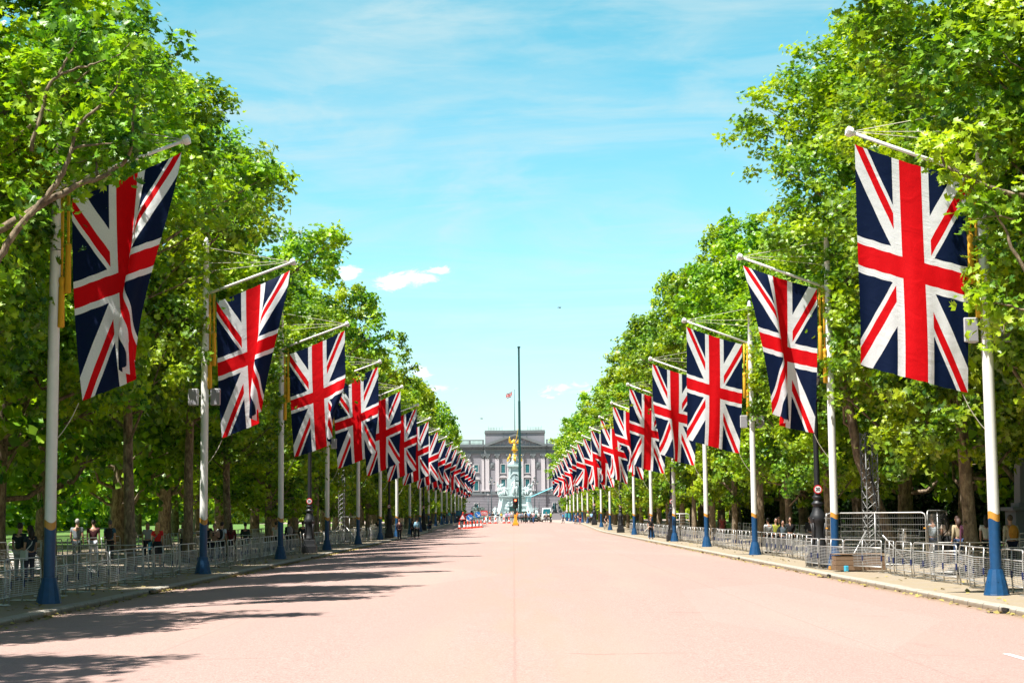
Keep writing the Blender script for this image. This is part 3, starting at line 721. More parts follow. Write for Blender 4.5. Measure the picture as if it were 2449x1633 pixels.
# loudspeakers strapped to some poles
def make_speaker():
    root = empty('loudspeaker')
    m = MB(); m.box((0, 0, 0), (.36, .30, .62)); bevelled(m.build('cabinet', spk_m, root), .03, 3)
    m = MB(); m.box((0, -.152, 0), (.31, .012, .56)); m.build('grille', spk_g, root)
    m = MB(); m.tube([(.17, 0, .05), (.3, 0, .05)], .03, 8); m.box((.17, 0, .05), (.03, .1, .3)); m.build('bracket', white_p, root)
    return root
spk = make_speaker(); first = True
for s, ks in ((-1, (1, 3, 5, 7)), (1, (0, 2, 4, 6))):
    for k in ks:
        for side in (-1, 1):
            q = spk if first else copy_tree(spk); first = False
            p = poles[s, k].location
            q.location = (p.x+side*.42, p.y-.0, p.z+6.55); q.rotation_euler = (0, 0, (PI if side > 0 else 0)); q.rotation_euler.z = 0
            q.scale = (-side, 1, 1)
            if side > 0: q.scale = (-1, 1, 1)
            else: q.scale = (1, 1, 1)
            tag(q, 'grey loudspeaker on the %s side of the %s flagpole on %s' % ('road' if side*s < 0 else 'tree', ordw(k+1), SIDE[s]), 'loudspeaker', 'loudspeakers strapped to flagpoles')
# ------------------------------------------------------------------ street lamps with a speed roundel
def text_mesh(txt, size, m, parent, loc, depth=.006, bold=.0, name='lettering', rot=(PI/2, 0, 0)):
    cu = bpy.data.curves.new('t', 'FONT'); cu.body = txt; cu.size = size; cu.extrude = depth; cu.align_x = 'CENTER'; cu.align_y = 'CENTER'; cu.offset = bold; cu.space_line = .85
    o = bpy.data.objects.new('t', cu); col.objects.link(o); dg = bpy.context.evaluated_depsgraph_get(); dg.update()
    me = bpy.data.meshes.new_from_object(o.evaluated_get(dg)); bpy.data.objects.remove(o)
    me.transform(Matrix.Translation(loc) @ Euler(rot).to_matrix().to_4x4()); me.materials.clear()
    return link(name, me, m, parent)
def make_lamp():
    root = empty('street_lamp')
    m = MB(); m.box((0, 0, .2), (.82, .82, .46)); m.box((0, 0, .45), (.72, .72, .08)); m.box((0, 0, .62), (.66, .66, .3), 0, .93); bevelled(m.build('plinth', black_m, root), .015)
    m = MB(); m.lathe((0, 0, 0), [(.30, .76), (.33, .82), (.28, .9), (.255, 1.1), (.24, 1.45), (.26, 1.6), (.31, 1.72), (.325, 1.84), (.29, 1.96), (.23, 2.08), (.19, 2.22), (.17, 2.32), (.23, 2.36), (.23, 2.42), (.16, 2.47), (.14, 2.55), (.19, 2.6), (.19, 2.66), (.13, 2.72), (.115, 3.0), (.105, 4.8), (.10, 6.3), (.09, 6.9)], 12)
    for k in range(4):
        a = PI/4+k*PI/2; m.ball((.31*math.cos(a), .31*math.sin(a), 1.8), .05, 7, 6, (1, 1, 1.3)); m.tube([(.30*math.cos(a), .30*math.sin(a), .82), (.27*math.cos(a), .27*math.sin(a), 1.3), (.33*math.cos(a), .33*math.sin(a), 1.65)], .035, 6)
    m.lathe((0, 0, 0), [(.105, 6.3), (.15, 6.35), (.15, 6.42), (.1, 6.48)], 12); m.build('column', black_m, root, True)
    ln = MB(); ln.lathe((0, 0, 0), [(.05, 6.9), (.17, 6.98), (.26, 7.2), (.275, 7.4), (.24, 7.52)], 16, False)
    lan = ln.build('lantern_glass', mat('opal_glass', (.62, .64, .66), .15, var=.04), root, True)
    m = MB(); m.lathe((0, 0, 0), [(.25, 7.5), (.29, 7.53), (.25, 7.62), (.12, 7.78), (.1, 7.9), (.14, 7.94), (.06, 8.02), (.03, 8.16), (.01, 8.2)], 16)
    for k in range(8):
        a = k*PI/4; m.tube([(.06*math.cos(a), .06*math.sin(a), 6.9), (.178*math.cos(a), .178*math.sin(a), 6.98), (.268*math.cos(a), .268*math.sin(a), 7.2), (.283*math.cos(a), .283*math.sin(a), 7.4), (.25*math.cos(a), .25*math.sin(a), 7.52)], .011, 5)
    m.lathe((0, 0, 0), [(.275, 7.24), (.285, 7.25), (.285, 7.27), (.275, 7.28)], 16, False); m.build('lantern_cage', black_m, lan)
    sg = MB(); sg.lathe((0, -.155, 2.94), [(.17, 0), (.17, .015)], 28, True, 0, (0, -1, 0)); sr = sg.build('speed_sign', sign_red, root)
    w = MB(); w.lathe((0, -.171, 2.94), [(.125, 0), (.125, .004)], 28, True, 0, (0, -1, 0)); w.build('sign_face', sign_white, sr)
    text_mesh('20', .17, sign_black, sr, (0, -.178, 2.94), .002, .006, 'numerals')
    return root
lamp = make_lamp()
for i, (s, y) in enumerate([(1, 65.0), (-1, 95.7), (1, 125), (-1, 157), (1, 185), (-1, 217), (1, 245)]):
    q = lamp if i == 0 else copy_tree(lamp); x = s*(11.75 if s > 0 else 11.6); q.location = (x, y, .12+rise(y))
    tag(q, '%s black cast-iron street lamp on %s, carrying a round 20 sign' % (ordw([0, 0, 1, 1, 2, 2, 3][i]+1), SIDE[s]), 'street lamp', 'black street lamps with 20 signs')
# ------------------------------------------------------------------ crowd barriers
def make_barrier(seed):
    rr = random.Random(seed); root = empty('crowd_barrier'); L = 2.3
    m = MB(); H = 1.1; r = .02
    bow = lambda z: .035*math.sin(PI*z/H)
    pt = lambda x, z: (x, bow(z), z)
    m.tube([pt(0, .03), pt(0, .4), pt(0, .8), pt(0, H-.1), pt(.03, H-.03), pt(.1, H), pt(L/2, H), pt(L-.1, H), pt(L-.03, H-.03), pt(L, H-.1), pt(L, .8), pt(L, .4), pt(L, .03)], r, 6)
    m.tube([pt(0, .84), pt(L, .84)], r*.9, 6); m.tube([pt(0, .2), pt(L, .2)], r*.9, 6)
    m.tube([pt(L/2, .03), pt(L/2, .4), pt(L/2, .8), pt(L/2, H)], r, 6)
    m.build('frame', steel_m, root, True)
    w = MB()
    for k in range(11):
        z = .25+k*.054; w.tube([pt(0, z), (L*.25, bow(z)+rr.uniform(-.012, .012), z-.01), pt(L/2, z), (L*.75, bow(z)+rr.uniform(-.012, .012), z-.01), pt(L, z)], .0065, 4, False)
    for k in range(1, 8):
        if k != 4: w.tube([pt(L*k/8, .2), pt(L*k/8, .52), pt(L*k/8, .84)], .004, 3, False)
    w.build('wire_mesh', steel_m, root)
    for x in (.12, L-.12):
        f = MB(); f.box((x, -.36, .025), (.06, .88, .024)); f.build('foot', steel_m, root)
    for x in (.0, L/2):
        c = MB(); c.tube([(x-.01, bow(.5), .40), (x-.01, bow(.5), .58)], .03, 6); c.build('clip', mat('navy_clip', (.01, .02, .09), .5), root)
    return root
bprot = [make_barrier(1), make_barrier(2)]; bcount = 0; bused = [False, False]
def barrier(x, y, ang, label, group, fine=False):
    global bcount
    i = bcount % 2; bcount += 1
    q = bprot[i] if not bused[i] else copy_tree(bprot[i]); bused[i] = True
    q.location = (x, y, zg(x, y)); q.rotation_euler = (0, 0, ang); tag(q, label, 'barrier', group); return q
for s in (-1, 1):
    y = 34.0; n = 0; x = s*12.45 if s > 0 else -12.15; jump = False
    X0 = 12.45 if s > 0 else 12.15
    while y < 178:
        n += 1
        a = rng.uniform(-.16, .16); tx = X0+rng.uniform(-.12, .12)
        if s > 0 and 55.5 < y < 62.5: tx = X0-1.35*sstep(55.5, 58, y)
        if s > 0 and 62.5 <= y < 66: y = 66; x = s*X0
        nx = s*tx; ang = math.atan2(2.28, nx-x)+0; ln = 2.3
        # feet reach towards the road
        if s > 0: barrier(x, y, ang+a*.4, '%s steel barrier along the kerb on %s' % (ordw(n), SIDE[s]), 'steel crowd barriers along the kerb')
        else: barrier(x+math.cos(ang)*2.3, y+math.sin(ang)*2.3, ang+a*.4+PI, '%s steel barrier along the kerb on %s' % (ordw(n), SIDE[s]), 'steel crowd barriers along the kerb')
        x = x+math.cos(ang)*2.31; y = y+math.sin(ang)*2.31
    y = 46.0; n = 0
    while y < 132:
        n += 1
        if not (s > 0 and 59 < y < 66): barrier(s*17.3+rng.uniform(-.15, .15), y+(2.3 if s < 0 else 0), PI/2*(1 if s > 0 else -1)+rng.uniform(-.12, .12), '%s steel barrier in the rear line beyond the trees on %s' % (ordw(n), SIDE[s]), 'steel crowd barriers in the rear line')
        y += 2.36
# short cross runs between the two lines
for s, y, x0, n in ((-1, 57.2, 12.6, 2), (-1, 84, 12.7, 2), (1, 52.0, 12.9, 2), (1, 78, 12.9, 2), (-1, 106, 12.8, 2), (-1, 40.5, 12.9, 2)):
    for k in range(n):
        xx = x0+k*2.34
        barrier(s*xx if s > 0 else -(xx+2.3), y+k*.25, rng.uniform(-.05, .1), '%s steel barrier turned across the verge, %s run on %s' % (ordw(k+1), ordw(int(y/10)), SIDE[s]), 'steel crowd barriers turned across the verge')
# ------------------------------------------------------------------ site fence, mast, timber box
def heras(p0, p1, z, label):
    p0, p1 = Vector((*p0, z)), Vector((*p1, z)); L = (p1-p0).length
    root = empty('mesh_fence_panel', p0, math.atan2(p1.y-p0.y, p1.x-p0.x), label, 'site fence', 'tall mesh fence panels round the masts')
    m = MB(); H = 2.0
    m.tube([(.02, 0, .05), (.02, 0, H-.16), (.07, 0, H-.04), (.18, 0, H), (L-.18, 0, H), (L-.07, 0, H-.04), (L-.02, 0, H-.16), (L-.02, 0, .05)], .026, 8); m.tube([(.02, 0, .15), (L-.02, 0, .15)], .02, 6); m.tube([(L*.5, 0, .15), (L*.5, 0, H)], .02, 6)
    m.build('frame', steel_m, root, True)
    w = MB()
    for k in range(7): w.tube([(.02, 0, .4+k*.235), (L-.02, 0, .4+k*.235)], .006, 4, False)
    for k in range(1, int(L/.09)): w.tube([(k*.09, 0, .15), (k*.09, 0, H)], .0022, 3, False)
    w.build('wire_mesh', steel_d, root)
    for x in (.05, L-.05):
        f = MB(); f.box((x, 0, .07), (.24, .62, .13)); bevelled(f.build('rubber_foot', black_r, root), .03)
        g = MB(); g.box((x, 0, 1.45), (.09, .07, .045)); g.build('clamp', gold_p, root)
    return root
heras((11.62, 62.7), (14.75, 60.2), .14, 'tall mesh fence panel beside the pole base, in front of the lattice mast')
heras((14.8, 60.25), (16.3, 63.3), .2, 'tall mesh fence panel behind the leaning tree')
heras((11.7, 63.0), (12.6, 66.0), .14, 'tall mesh fence panel running back beside the street lamp')
heras((12.35, 133.4), (13.9, 133.0), .14, 'tall mesh fence panel beside the man in black, seen square on')
heras((-13.2, 128.4), (-11.9, 129.0), .14, 'tall mesh fence panel below the small lattice mast')
b = MB()
for k in range(3): b.box((12.05, 59.0, .25+k*.17), (1.75, .7, .16))
b.box((12.05, 59.0, .72), (1.8, .75, .03)); q = b.build('timber_box', wood_m); bevelled(q, .008); tag(q, 'low brown timber box standing behind the barriers at the fence foot', 'box')
b = MB(); b.box((11.5, 58.45, .235), (.13, .13, .2), .3); bevelled(tag(b.build('plastic_tub', mat('light_blue_plastic', (.05, .4, .6), .4)), 'small light blue tub on the ground by the timber box', 'tub'), .02)
b = MB(); b.box((11.55, 60.6, .2), (.5, .3, .14)); bevelled(tag(b.build('ballast_block', gold_p), 'yellow ballast block at the corner of the tall fence', 'block'), .02)
def mast(x, y, z0, H, w, label):
    root = empty('lattice_mast', (x, y, z0), .2, label, 'mast', 'steel lattice masts under the trees')
    m = MB(); c = [(-w/2, -w/2), (w/2, -w/2), (w/2, w/2), (-w/2, w/2)]
    for (i, j) in c: m.tube([(i, j, 0), (i, j, H)], .024, 6)
    m.build('chord', steel_d, root, True)
    d = MB(); n = int(H/(w*.75))
    for k in range(n):
        z, z2 = k*H/n, (k+1)*H/n
        for q in range(4):
            a, b_ = c[q], c[(q+1) % 4]; d.tube([(*a, z), (*b_, z2)], .013, 4, False); d.tube([(*b_, z), (*a, z2)], .013, 4, False)
    d.build('lattice', steel_d, root)
    f = MB()
    for (i, j) in ((-1, -.5), (1, -.5), (.2, 1)): f.tube([(i*w*.5, j*w*.4, 1.35), (i*1.25, j*1.2, .05)], .03, 6)
    f.build('outrigger', steel_m, root, True)
    cb = MB(); cb.tube([(-w*.3, -w*.6, H), (-w*.2, -w*.6, H*.7), (w*.3, -w*.6, H*.45), (w*.1, -w*.6, H*.2), (-.3, -w*.6, .1)], .03, 6); cb.build('cable', black_r, root, True)
    return root
mast(13.35, 62.9, .14, 5.0, .46, 'tall steel lattice mast inside the mesh fence beside the leaning tree')
mast(-13.35, 130.6, .14, 8.5, .46, 'small steel lattice mast among the trunks behind the barriers')
# ------------------------------------------------------------------ palace
PB = 575.0; Z0 = .6
pal = empty('palace', (.7, PB, Z0), 0, 'long grey stone palace closing the end of the road, pediment above its middle bay', 'palace')
def B(x0, x1, y0, y1, z0, z1, m): m.bx(x0, x1, y0, y1, z0-Z0, z1-Z0)
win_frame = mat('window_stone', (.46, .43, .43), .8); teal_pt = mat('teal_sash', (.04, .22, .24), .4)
# wall with ground-floor rustication
m = MB(); B(-54, -10.3, .6, 14, 8.85, 25.0, m); B(10.3, 54, .6, 14, 8.85, 25.0, m); B(-10.3, 10.3, 0, 14, 8.85, 25.0, m)
for k in range(16):
    z = .5+k*.53; B(-54, -10.4, .45, 1, z+.13, z+.5, m); B(10.4, 54, .45, 1, z+.13, z+.5, m); B(-10.4, 10.4, -.25, .4, z+.13, z+.5, m)
B(-54, -10.3, .6, 14, .6, 8.85, m); B(10.3, 54, .6, 14, .6, 8.85, m); B(-10.3, 10.3, -.05, 14, .6, 8.85, m)
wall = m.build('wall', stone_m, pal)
m = MB()
for (x0, x1, y) in ((-54, -10.5, .2), (-10.6, 10.6, -.5), (10.5, 54, .2)):
    B(x0, x1, y, y+1, 8.95, 9.35, m); B(x0, x1, y+.2, y+1, 9.35, 10.15, m)
    B(x0, x1, y+.1, y+1.2, 22.95, 23.6, m); B(x0, x1, y+.25, y+1.2, 23.6, 24.6, m); B(x0, x1, y-.5, y+1.2, 24.95, 25.35, m); B(x0, x1, y-.75, y+1.2, 25.35, 25.6, m)
    n = int((x1-x0)/.9)
    for k in range(n): B(x0+.2+k*.9, x0+.6+k*.9, y-.35, y+.3, 24.62, 24.94, m)
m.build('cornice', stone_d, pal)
def pilaster(x, y, w=1.3):
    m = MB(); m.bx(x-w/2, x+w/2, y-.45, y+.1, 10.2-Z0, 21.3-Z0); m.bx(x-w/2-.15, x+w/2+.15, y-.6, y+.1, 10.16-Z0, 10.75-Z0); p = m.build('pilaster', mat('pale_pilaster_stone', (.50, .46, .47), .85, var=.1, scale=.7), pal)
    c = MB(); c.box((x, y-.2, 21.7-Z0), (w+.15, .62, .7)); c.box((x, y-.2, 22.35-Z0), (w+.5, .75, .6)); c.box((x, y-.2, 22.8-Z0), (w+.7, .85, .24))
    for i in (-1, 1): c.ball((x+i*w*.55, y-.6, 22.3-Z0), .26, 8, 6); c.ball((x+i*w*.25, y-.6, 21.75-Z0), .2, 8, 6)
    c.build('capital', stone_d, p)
for x in (-9.55, -6.15, 6.15, 9.55): pilaster(x, -.02)
for x in (-2.3, 2.3): pilaster(x, -.02, 1.1)
for k in range(9):
    for s in (-1, 1): pilaster(s*(11.05+k*4.75), .58, .85)
def window(x, y, z0, z1, w, ped=False):
    m = MB(); t = .22
    for (a, b_, c, d) in ((x-w/2-t, x-w/2, z0-.1, z1+t), (x+w/2, x+w/2+t, z0-.1, z1+t), (x-w/2, x+w/2, z1, z1+t)): m.bx(a, b_, y-.22, y+.05, c-Z0, d-Z0)
    m.bx(x-w/2-.4, x+w/2+.4, y-.36, y+.05, z0-.38-Z0, z0-.1-Z0)
    if ped:
        pl = [(x-w/2-.55, z1+.75-Z0)]+[(x+(w/2+.55)*math.cos(PI-PI*i/10), z1+.75-Z0+.62*math.sin(PI*i/10)) for i in range(11)]+[(x+w/2+.55, z1+.75-Z0)]
        m.bx(x-w/2-.6, x+w/2+.6, y-.45, y+.05, z1+.5-Z0, z1+.74-Z0); m.prism(pl[1:-1], y-.40, y+.04)
    f = m.build('window', win_frame, pal)
    g = MB(); g.bx(x-w/2, x+w/2, y-.035, y-.015, z0-.1-Z0, z1-Z0); g.build('pane', glass_d, f)
    g = MB()
    g.bx(x-.045, x+.045, y-.085, y-.04, z0-.1-Z0, z1-Z0)
    for k in range(1, 4): g.bx(x-w/2, x+w/2, y-.08, y-.045, z0+(z1-z0)*k/4-.04-Z0, z0+(z1-z0)*k/4+.04-Z0)
    g.build('glazing_bars', teal_pt, f)
for x in (-4.15, 4.15): window(x, 0, 16.5, 19.3, 1.35); window(x, 0, 10.9, 14.2, 1.4, True)
window(0, 0, 16.5, 19.3, 1.35); window(0, 0, 10.9, 14.4, 1.6, True)
for k in range(9):
    for s in (-1, 1):
        x = s*(13.4+k*4.75); window(x, .6, 16.9, 19.2, 1.3); window(x, .6, 10.6, 13.7, 1.35, True)
        window(x, .45, 3.4, 6.0, 1.3)
for x in (-7.85, 7.85):
    r = MB(); r.box((x, -.08, 18.9-Z0), (1.5, .2, 2.2)); r.ball((x, -.2, 19.1-Z0), .5, 8, 6, (1, .4, 1.3)); r.ball((x-.3, -.2, 18.4-Z0), .3, 8, 6, (1, .5, 1)); r.build('carved_panel', stone_d, pal)
for x in (0,):
    a = MB(); w = 1.5
    a.prism([(x-w, 1.0-Z0), (x-w, 5.2-Z0)]+[(x+w*math.cos(PI-PI*i/10), 5.2-Z0+w*math.sin(PI*i/10)) for i in range(1, 10)]+[(x+w, 5.2-Z0), (x+w, 1.0-Z0)], -.26, -.21); a.build('archway', mat('archway_dark', (.03, .035, .04), .6), pal)
# balcony, pediment, attic, parapets
m = MB(); B(-3.4, 3.4, -1.3, -.2, 9.4, 9.7, m)
for k in range(22): B(-3.3+k*.31, -3.18+k*.31, -1.25, -1.15, 9.7, 10.5, m)
B(-3.4, 3.4, -1.3, -1.1, 10.5, 10.68, m); m.build('balcony', stone_m, pal)
m = MB(); m.prism([(-9.9, 25.62-Z0), (9.9, 25.62-Z0), (0, 29.2-Z0)], -.3, .9); m.build('tympanum', stone_m, pal)
m = MB()
for s in (-1, 1):
    m.prism([(s*10.9, 25.62-Z0), (s*10.9, 26.05-Z0), (0, 29.75-Z0), (0, 29.05-Z0), (s*9.5, 25.62-Z0)][::s], -1.1, .5)
m.build('pediment_moulding', stone_d, pal)
m = MB()
for k, (x, z, r) in enumerate([(-5, 26.3, .45), (-3.6, 26.6, .5), (-2.2, 27, .6), (-.9, 27.3, .6), (.9, 27.3, .6), (2.2, 27, .6), (3.6, 26.6, .5), (5, 26.3, .45), (0, 26.6, 1.0)]):
    m.ball((x, -.4, z-Z0), r, 8, 6, (1, .5, 1.1)); m.ball((x+.2, -.5, z+r-Z0), r*.4, 6, 5)
m.build('relief_carving', stone_m, pal)
m = MB(); B(-10.25, 10.25, .92, 10, 25.65, 30.1, m); m.build('attic', stone_m, pal)
m = MB(); B(-10.45, 10.45, .6, 10.2, 30.1, 30.55, m); B(-10.35, 10.35, .7, 10.1, 30.55, 31.0, m)
for x in (-4, 4): B(x-.12, x+.12, .8, .93, 25.7, 30.1, m)
m.build('attic_coping', stone_d, pal)
for s in (-1, 1):
    m = MB(); x0, x1 = sorted((s*10.6, s*54)); B(x0, x1, .1, .5, 25.62, 26.3, m); B(x0, x1, .1, .5, 27.5, 27.8, m)
    for k in range(int(43/.42)):
        x = s*(10.9+k*.42)
        if k % 11 == 0: B(x-.25, x+.25, .08, .52, 26.3, 27.5, m)
        else: m.lathe((x, .3, 26.3-Z0), [(.07, 0), (.13, .3), (.06, .8), (.1, 1.2)], 5, False)
    m.build('balustrade', stone_d, pal)
    m = MB()
    for k in range(6):
        x = s*(4.4+k*.95); m.tube([(x, 2.5, 31.0-Z0), (x, 2.5, 32.2-Z0+(.35 if k in (0, 5) else 0))], .04, 4)
    for z in (31.5, 31.95): m.tube([(s*4.3, 2.5, z-Z0), (s*9.2, 2.5, z-Z0)], .035, 4)
    for k in range(9): x = s*(6.9+k*.25); m.tube([(x, 2.5, 31.1-Z0), (x, 2.5, 32-Z0)], .022, 3)
    m.build('roof_scaffold', steel_d, pal)
m = MB(); m.tube([(0, 5, 31.0-Z0), (0, 5, 45.0-Z0)], [.14, .06], 8); m.ball((0, 5, 45.1-Z0), .14, 8, 6); fp = m.build('roof_flagstaff', black_m, pal)
# small union flag on the staff
NS = 24; V = []; UVs = []
for j in range(13):
    for i in range(NS+1):
        q, t = i/NS, j/12; V.append((-.1-2.6*q*.86, PB+5+.28*math.sin(q*7+t)*q, 44.9-t*1.7-q*1.15-.25*math.sin(q*4))); UVs.append((q, 1-t))
me = bpy.data.meshes.new('flag'); me.from_pydata(V, [], [(j*(NS+1)+i, (j+1)*(NS+1)+i, (j+1)*(NS+1)+i+1, j*(NS+1)+i+1) for j in range(12) for i in range(NS)])
uv = me.uv_layers.new(name='UVMap'); li = np.empty(len(me.loops), dtype=np.int32); me.loops.foreach_get('vertex_index', li); uv.data.foreach_set('uv', np.array(UVs, dtype=np.float32)[li].ravel()); me.update()
tag(link('union_flag', me, flag_m, None, True), 'tiny union flag flying from the staff on the palace roof', 'flag')
# ------------------------------------------------------------------ memorial
MB_Y = 480.0
mem = empty('memorial', (.45, MB_Y, Z0), 0, 'white marble memorial with tiers of carved figures under a gilded winged statue', 'monument')
def z_(z): return z-Z0
m = MB()
for k in range(5): m.lathe((0, 0, 0), [(13-k*1.1, k*.2), (13-k*1.1, (k+1)*.2)], 32)
m.build('steps', marble_m, mem)
def figure(pts, edges, rad, me_name='f'): return skin(pts, edges, rad, 1)
def robed(h, lean=0.0, arm=(0.5, .2), seated=False):
    """a draped figure about h tall, continuous body"""
    k = h/1.8
    if not seated:
        P = [(0, 0, .02), (0, 0, .45), (0, 0, .95), (lean*.5, 0, 1.25), (lean, 0, 1.48), (lean, 0, 1.56), (lean, -.02, 1.70), (lean-.2, 0, 1.43), (lean-.34, -.1, 1.2), (lean-.2, -.28, 1.15), (lean+.2, 0, 1.43), (lean+.2+arm[0]*.5, -.1, 1.43+arm[1]*.5), (lean+.2+arm[0], -.15, 1.43+arm[1]*1.4)]
        E_ = [(0, 1), (1, 2), (2, 3), (3, 4), (4, 5), (5, 6), (4, 7), (7, 8), (8, 9), (4, 10), (10, 11), (11, 12)]
        r = [(.30, .26), (.25, .22), (.16, .14), (.17, .13), (.13, .1), (.055, .055), (.11, .12), .07, .06, .04, .07, .06, .035]
    else:
        P = [(0, 0, .75), (0, -.05, 1.1), (0, -.05, 1.4), (0, -.05, 1.5), (0, -.08, 1.66), (-.15, -.5, .75), (-.18, -.6, .1), (.15, -.5, .72), (.2, -.62, .1), (-.22, -.05, 1.35), (-.36, -.2, 1.1), (-.3, -.45, .95), (.22, -.05, 1.35), (.4, -.2, 1.15), (.45, -.4, 1.4)]
        E_ = [(0, 1), (1, 2), (2, 3), (3, 4), (0, 5), (5, 6), (0, 7), (7, 8), (2, 9), (9, 10), (10, 11), (2, 12), (12, 13), (13, 14)]
        r = [.24, .19, .15, .06, .12, .17, .15, .17, .15, .08, .06, .05, .08, .06, .04]
    return skin([Vector(p)*k for p in P], E_, [tuple(c*k for c in q) if isinstance(q, tuple) else q*k for q in r], 1)
def put(me, name, m_, parent, loc, rz=0, sc=(1, 1, 1)):
    o = link(name, me, m_ if not me.materials else None, parent); o.location = loc; o.rotation_euler = (0, 0, rz); o.scale = sc; return o
# base block, platform, pylon
m = MB(); m.box((0, 0, z_(3.9)), (8.2, 8.2, 5.8), 0, .96); m.box((0, 0, z_(7.1)), (9.0, 9.0, .45)); m.box((0, 0, z_(7.4)), (9.3, 9.3, .22)); m.box((0, 0, z_(1.9)), (9.4, 9.4, .8)); m.box((0, 0, z_(2.9)), (8.8, 8.8, .3))
m.build('base', marble_m, mem)
for a in range(4):
    m = MB(); M_ = Matrix.Rotation(a*PI/2+PI/4, 4, 'Z')
    pr = [(3.9, 1.0), (8.4, 1.0), (8.3, 1.8), (7.0, 2.6), (6.2, 4.2), (5.7, 6.2), (5.7, 7.0), (3.9, 7.0)]
    b0 = len(m.v)
    for y in (-.7, .7):
        for x, z in pr: m.v.append(M_ @ Vector((x, y, z_(z))))
    n = len(pr); m.face([b0+i for i in range(n)]); m.face([b0+n+i for i in reversed(range(n))])
    for i in range(n): j = (i+1) % n; m.face([b0+j, b0+i, b0+n+i, b0+n+j])
    m.build('buttress', marble_m, mem)
m = MB(); m.box((0, 0, z_(9.9)), (5.0, 5.0, 4.9), 0, .9); m.box((0, 0, z_(13.85)), (3.75, 3.75, 3.7), 0, .93); m.box((0, 0, z_(12.3)), (4.3, 4.3, .5), 0, .9)
m.box((0, 0, z_(15.65)), (4.1, 4.1, .3)); m.box((0, 0, z_(15.95)), (4.5, 4.5, .35)); m.box((0, 0, z_(16.25)), (3.8, 3.8, .3))
for s in (-1, 1):
    for i in (-1, 1): m.tube([(s*1.3, i*2.0, z_(12.5)), (s*1.3, i*1.92, z_(15.3))], .22, 8)
m.build('pylon', marble_m, mem)
m = MB(); m.lathe((0, 0, 0), [(1.85, z_(16.4)), (1.75, z_(16.7)), (1.2, z_(17.0)), (.95, z_(17.2)), (.9, z_(18.3)), (1.05, z_(18.5)), (.7, z_(18.75)), (.55, z_(19.3)), (.75, z_(19.5))], 20)
for k in range(4): a = k*PI/2; m.ball((1.35*math.cos(a), 1.35*math.sin(a), z_(17.0)), .5, 8, 6, (1, 1, .8))
m.build('drum', mat('pale_marble', (.5, .6, .6), .6, var=.12), mem, True)
arch = [(-1.05, z_(9.0)), (-1.05, z_(12.6))]+[(1.05*math.cos(PI-PI*i/12), z_(12.6)+1.05*math.sin(PI*i/12)) for i in range(1, 12)]+[(1.05, z_(12.6)), (1.05, z_(9.0))]
m = MB(); m.prism(arch, -2.62, -2.0); m.build('niche', mat('niche_shade_marble', (.42, .52, .53), .7), mem)
m = MB(); n_ = 12
m.tube([(1.2*math.cos(PI-PI*i/n_), -2.65, z_(12.6)+1.2*math.sin(PI*i/n_)) for i in range(n_+1)], .16, 6)
m.build('arch_moulding', marble_m, mem, True)
rb = robed(1.8); rs_ = robed(1.8, seated=True); rb2 = robed(1.8, .06, (.35, -.5))
for q in (rb, rs_, rb2): q.materials.append(marble_m)
put(rs_, 'seated_statue', marble_m, mem, (0, -3.1, z_(7.6)), 0, (2.7, 2.4, 2.7))
sp = MB()
for (x, y, z, w, d, h) in ((0, -3.3, 8.3, 2.9, 2.2, 1.9),): sp.box((x, y, z_(z)), (w, d, h), 0, .8)
sp.build('throne', marble_m, mem)
def wing(m, sgn, c, L, w, m2=None):
    """feathered wing, a thick curved blade"""
    n = 9; rows = []
    for i in range(n+1):
        t = i/n; x = c[0]+sgn*(.1+L*.55*math.sin(t*1.25)); z = c[2]+L*(t**1.15); y = c[1]+.25*math.sin(t*2.5)*L*.3
        ww = w*math.sin(PI*(.14+.82*(1-t)**.85)); rows.append(((x, y, z), (x+sgn*ww*.55, y+.06, z-ww)))
    b0 = len(m.v)
    for (p, q) in rows:
        for yy in (-.07, .07): m.v.append(Vector((p[0], p[1]+yy, p[2]))); m.v.append(Vector((q[0], q[1]+yy, q[2])))
    for i in range(n):
        a = b0+i*4; m.face([a, a+1, a+5, a+4]); m.face([a+2, a+6, a+7, a+3]); m.face([a, a+4, a+6, a+2]); m.face([a+1, a+3, a+7, a+5])
    m.face([b0, b0+2, b0+3, b0+1]); a = b0+n*4; m.face([a, a+1, a+3, a+2])
# side groups on the platform
for (x, y, rz, sc, g) in ((-4.0, -1.8, -.7, 2.1, rb), (4.0, -1.8, .7, 2.1, rb2), (-3.0, -3.5, -.3, 1.7, rs_), (3.0, -3.5, .3, 1.7, rs_), (-4.0, 1.8, -2.2, 2.1, rb), (4.0, 1.8, 2.2, 2.1, rb2), (-3.5, .2, -1.6, 2.2, rs_), (3.5, .2, 1.6, 2.2, rs_), (-2.1, -3.9, 0, 1.4, rb), (2.1, -3.9, 0, 1.4, rb2), (0, 3.6, PI, 2.2, rb)):
    put(g, 'marble_figure', None, mem, (x, y, z_(7.5)), rz, (sc, sc, sc*.98))
for s in (-1, 1):
    m = MB(); wing(m, s, (s*4.0, -1.3, z_(10.0)), 1.5, .7)
    for k in range(16):
        rr_ = random.Random(k*3+s); m.ball((s*rr_.uniform(2.2, 4.6), rr_.uniform(-4, -1), z_(rr_.uniform(7.7, 9.6))), rr_.uniform(.3, .65), 8, 6, (1, 1, 1.2))
    m.build('marble_drapery', marble_m, mem, True)
for s in (-1, 1):
    put(rs_, 'base_statue', None, mem, (s*5.6, -4.6, z_(1.8)), s*.6, (1.6, 1.6, 1.6))
m = MB()
for k in range(14):
    rr_ = random.Random(k+90); m.ball((rr_.uniform(-3, 3), -4.1, z_(rr_.uniform(3.4, 6))), rr_.uniform(.35, .7), 8, 6, (1, .35, .7))
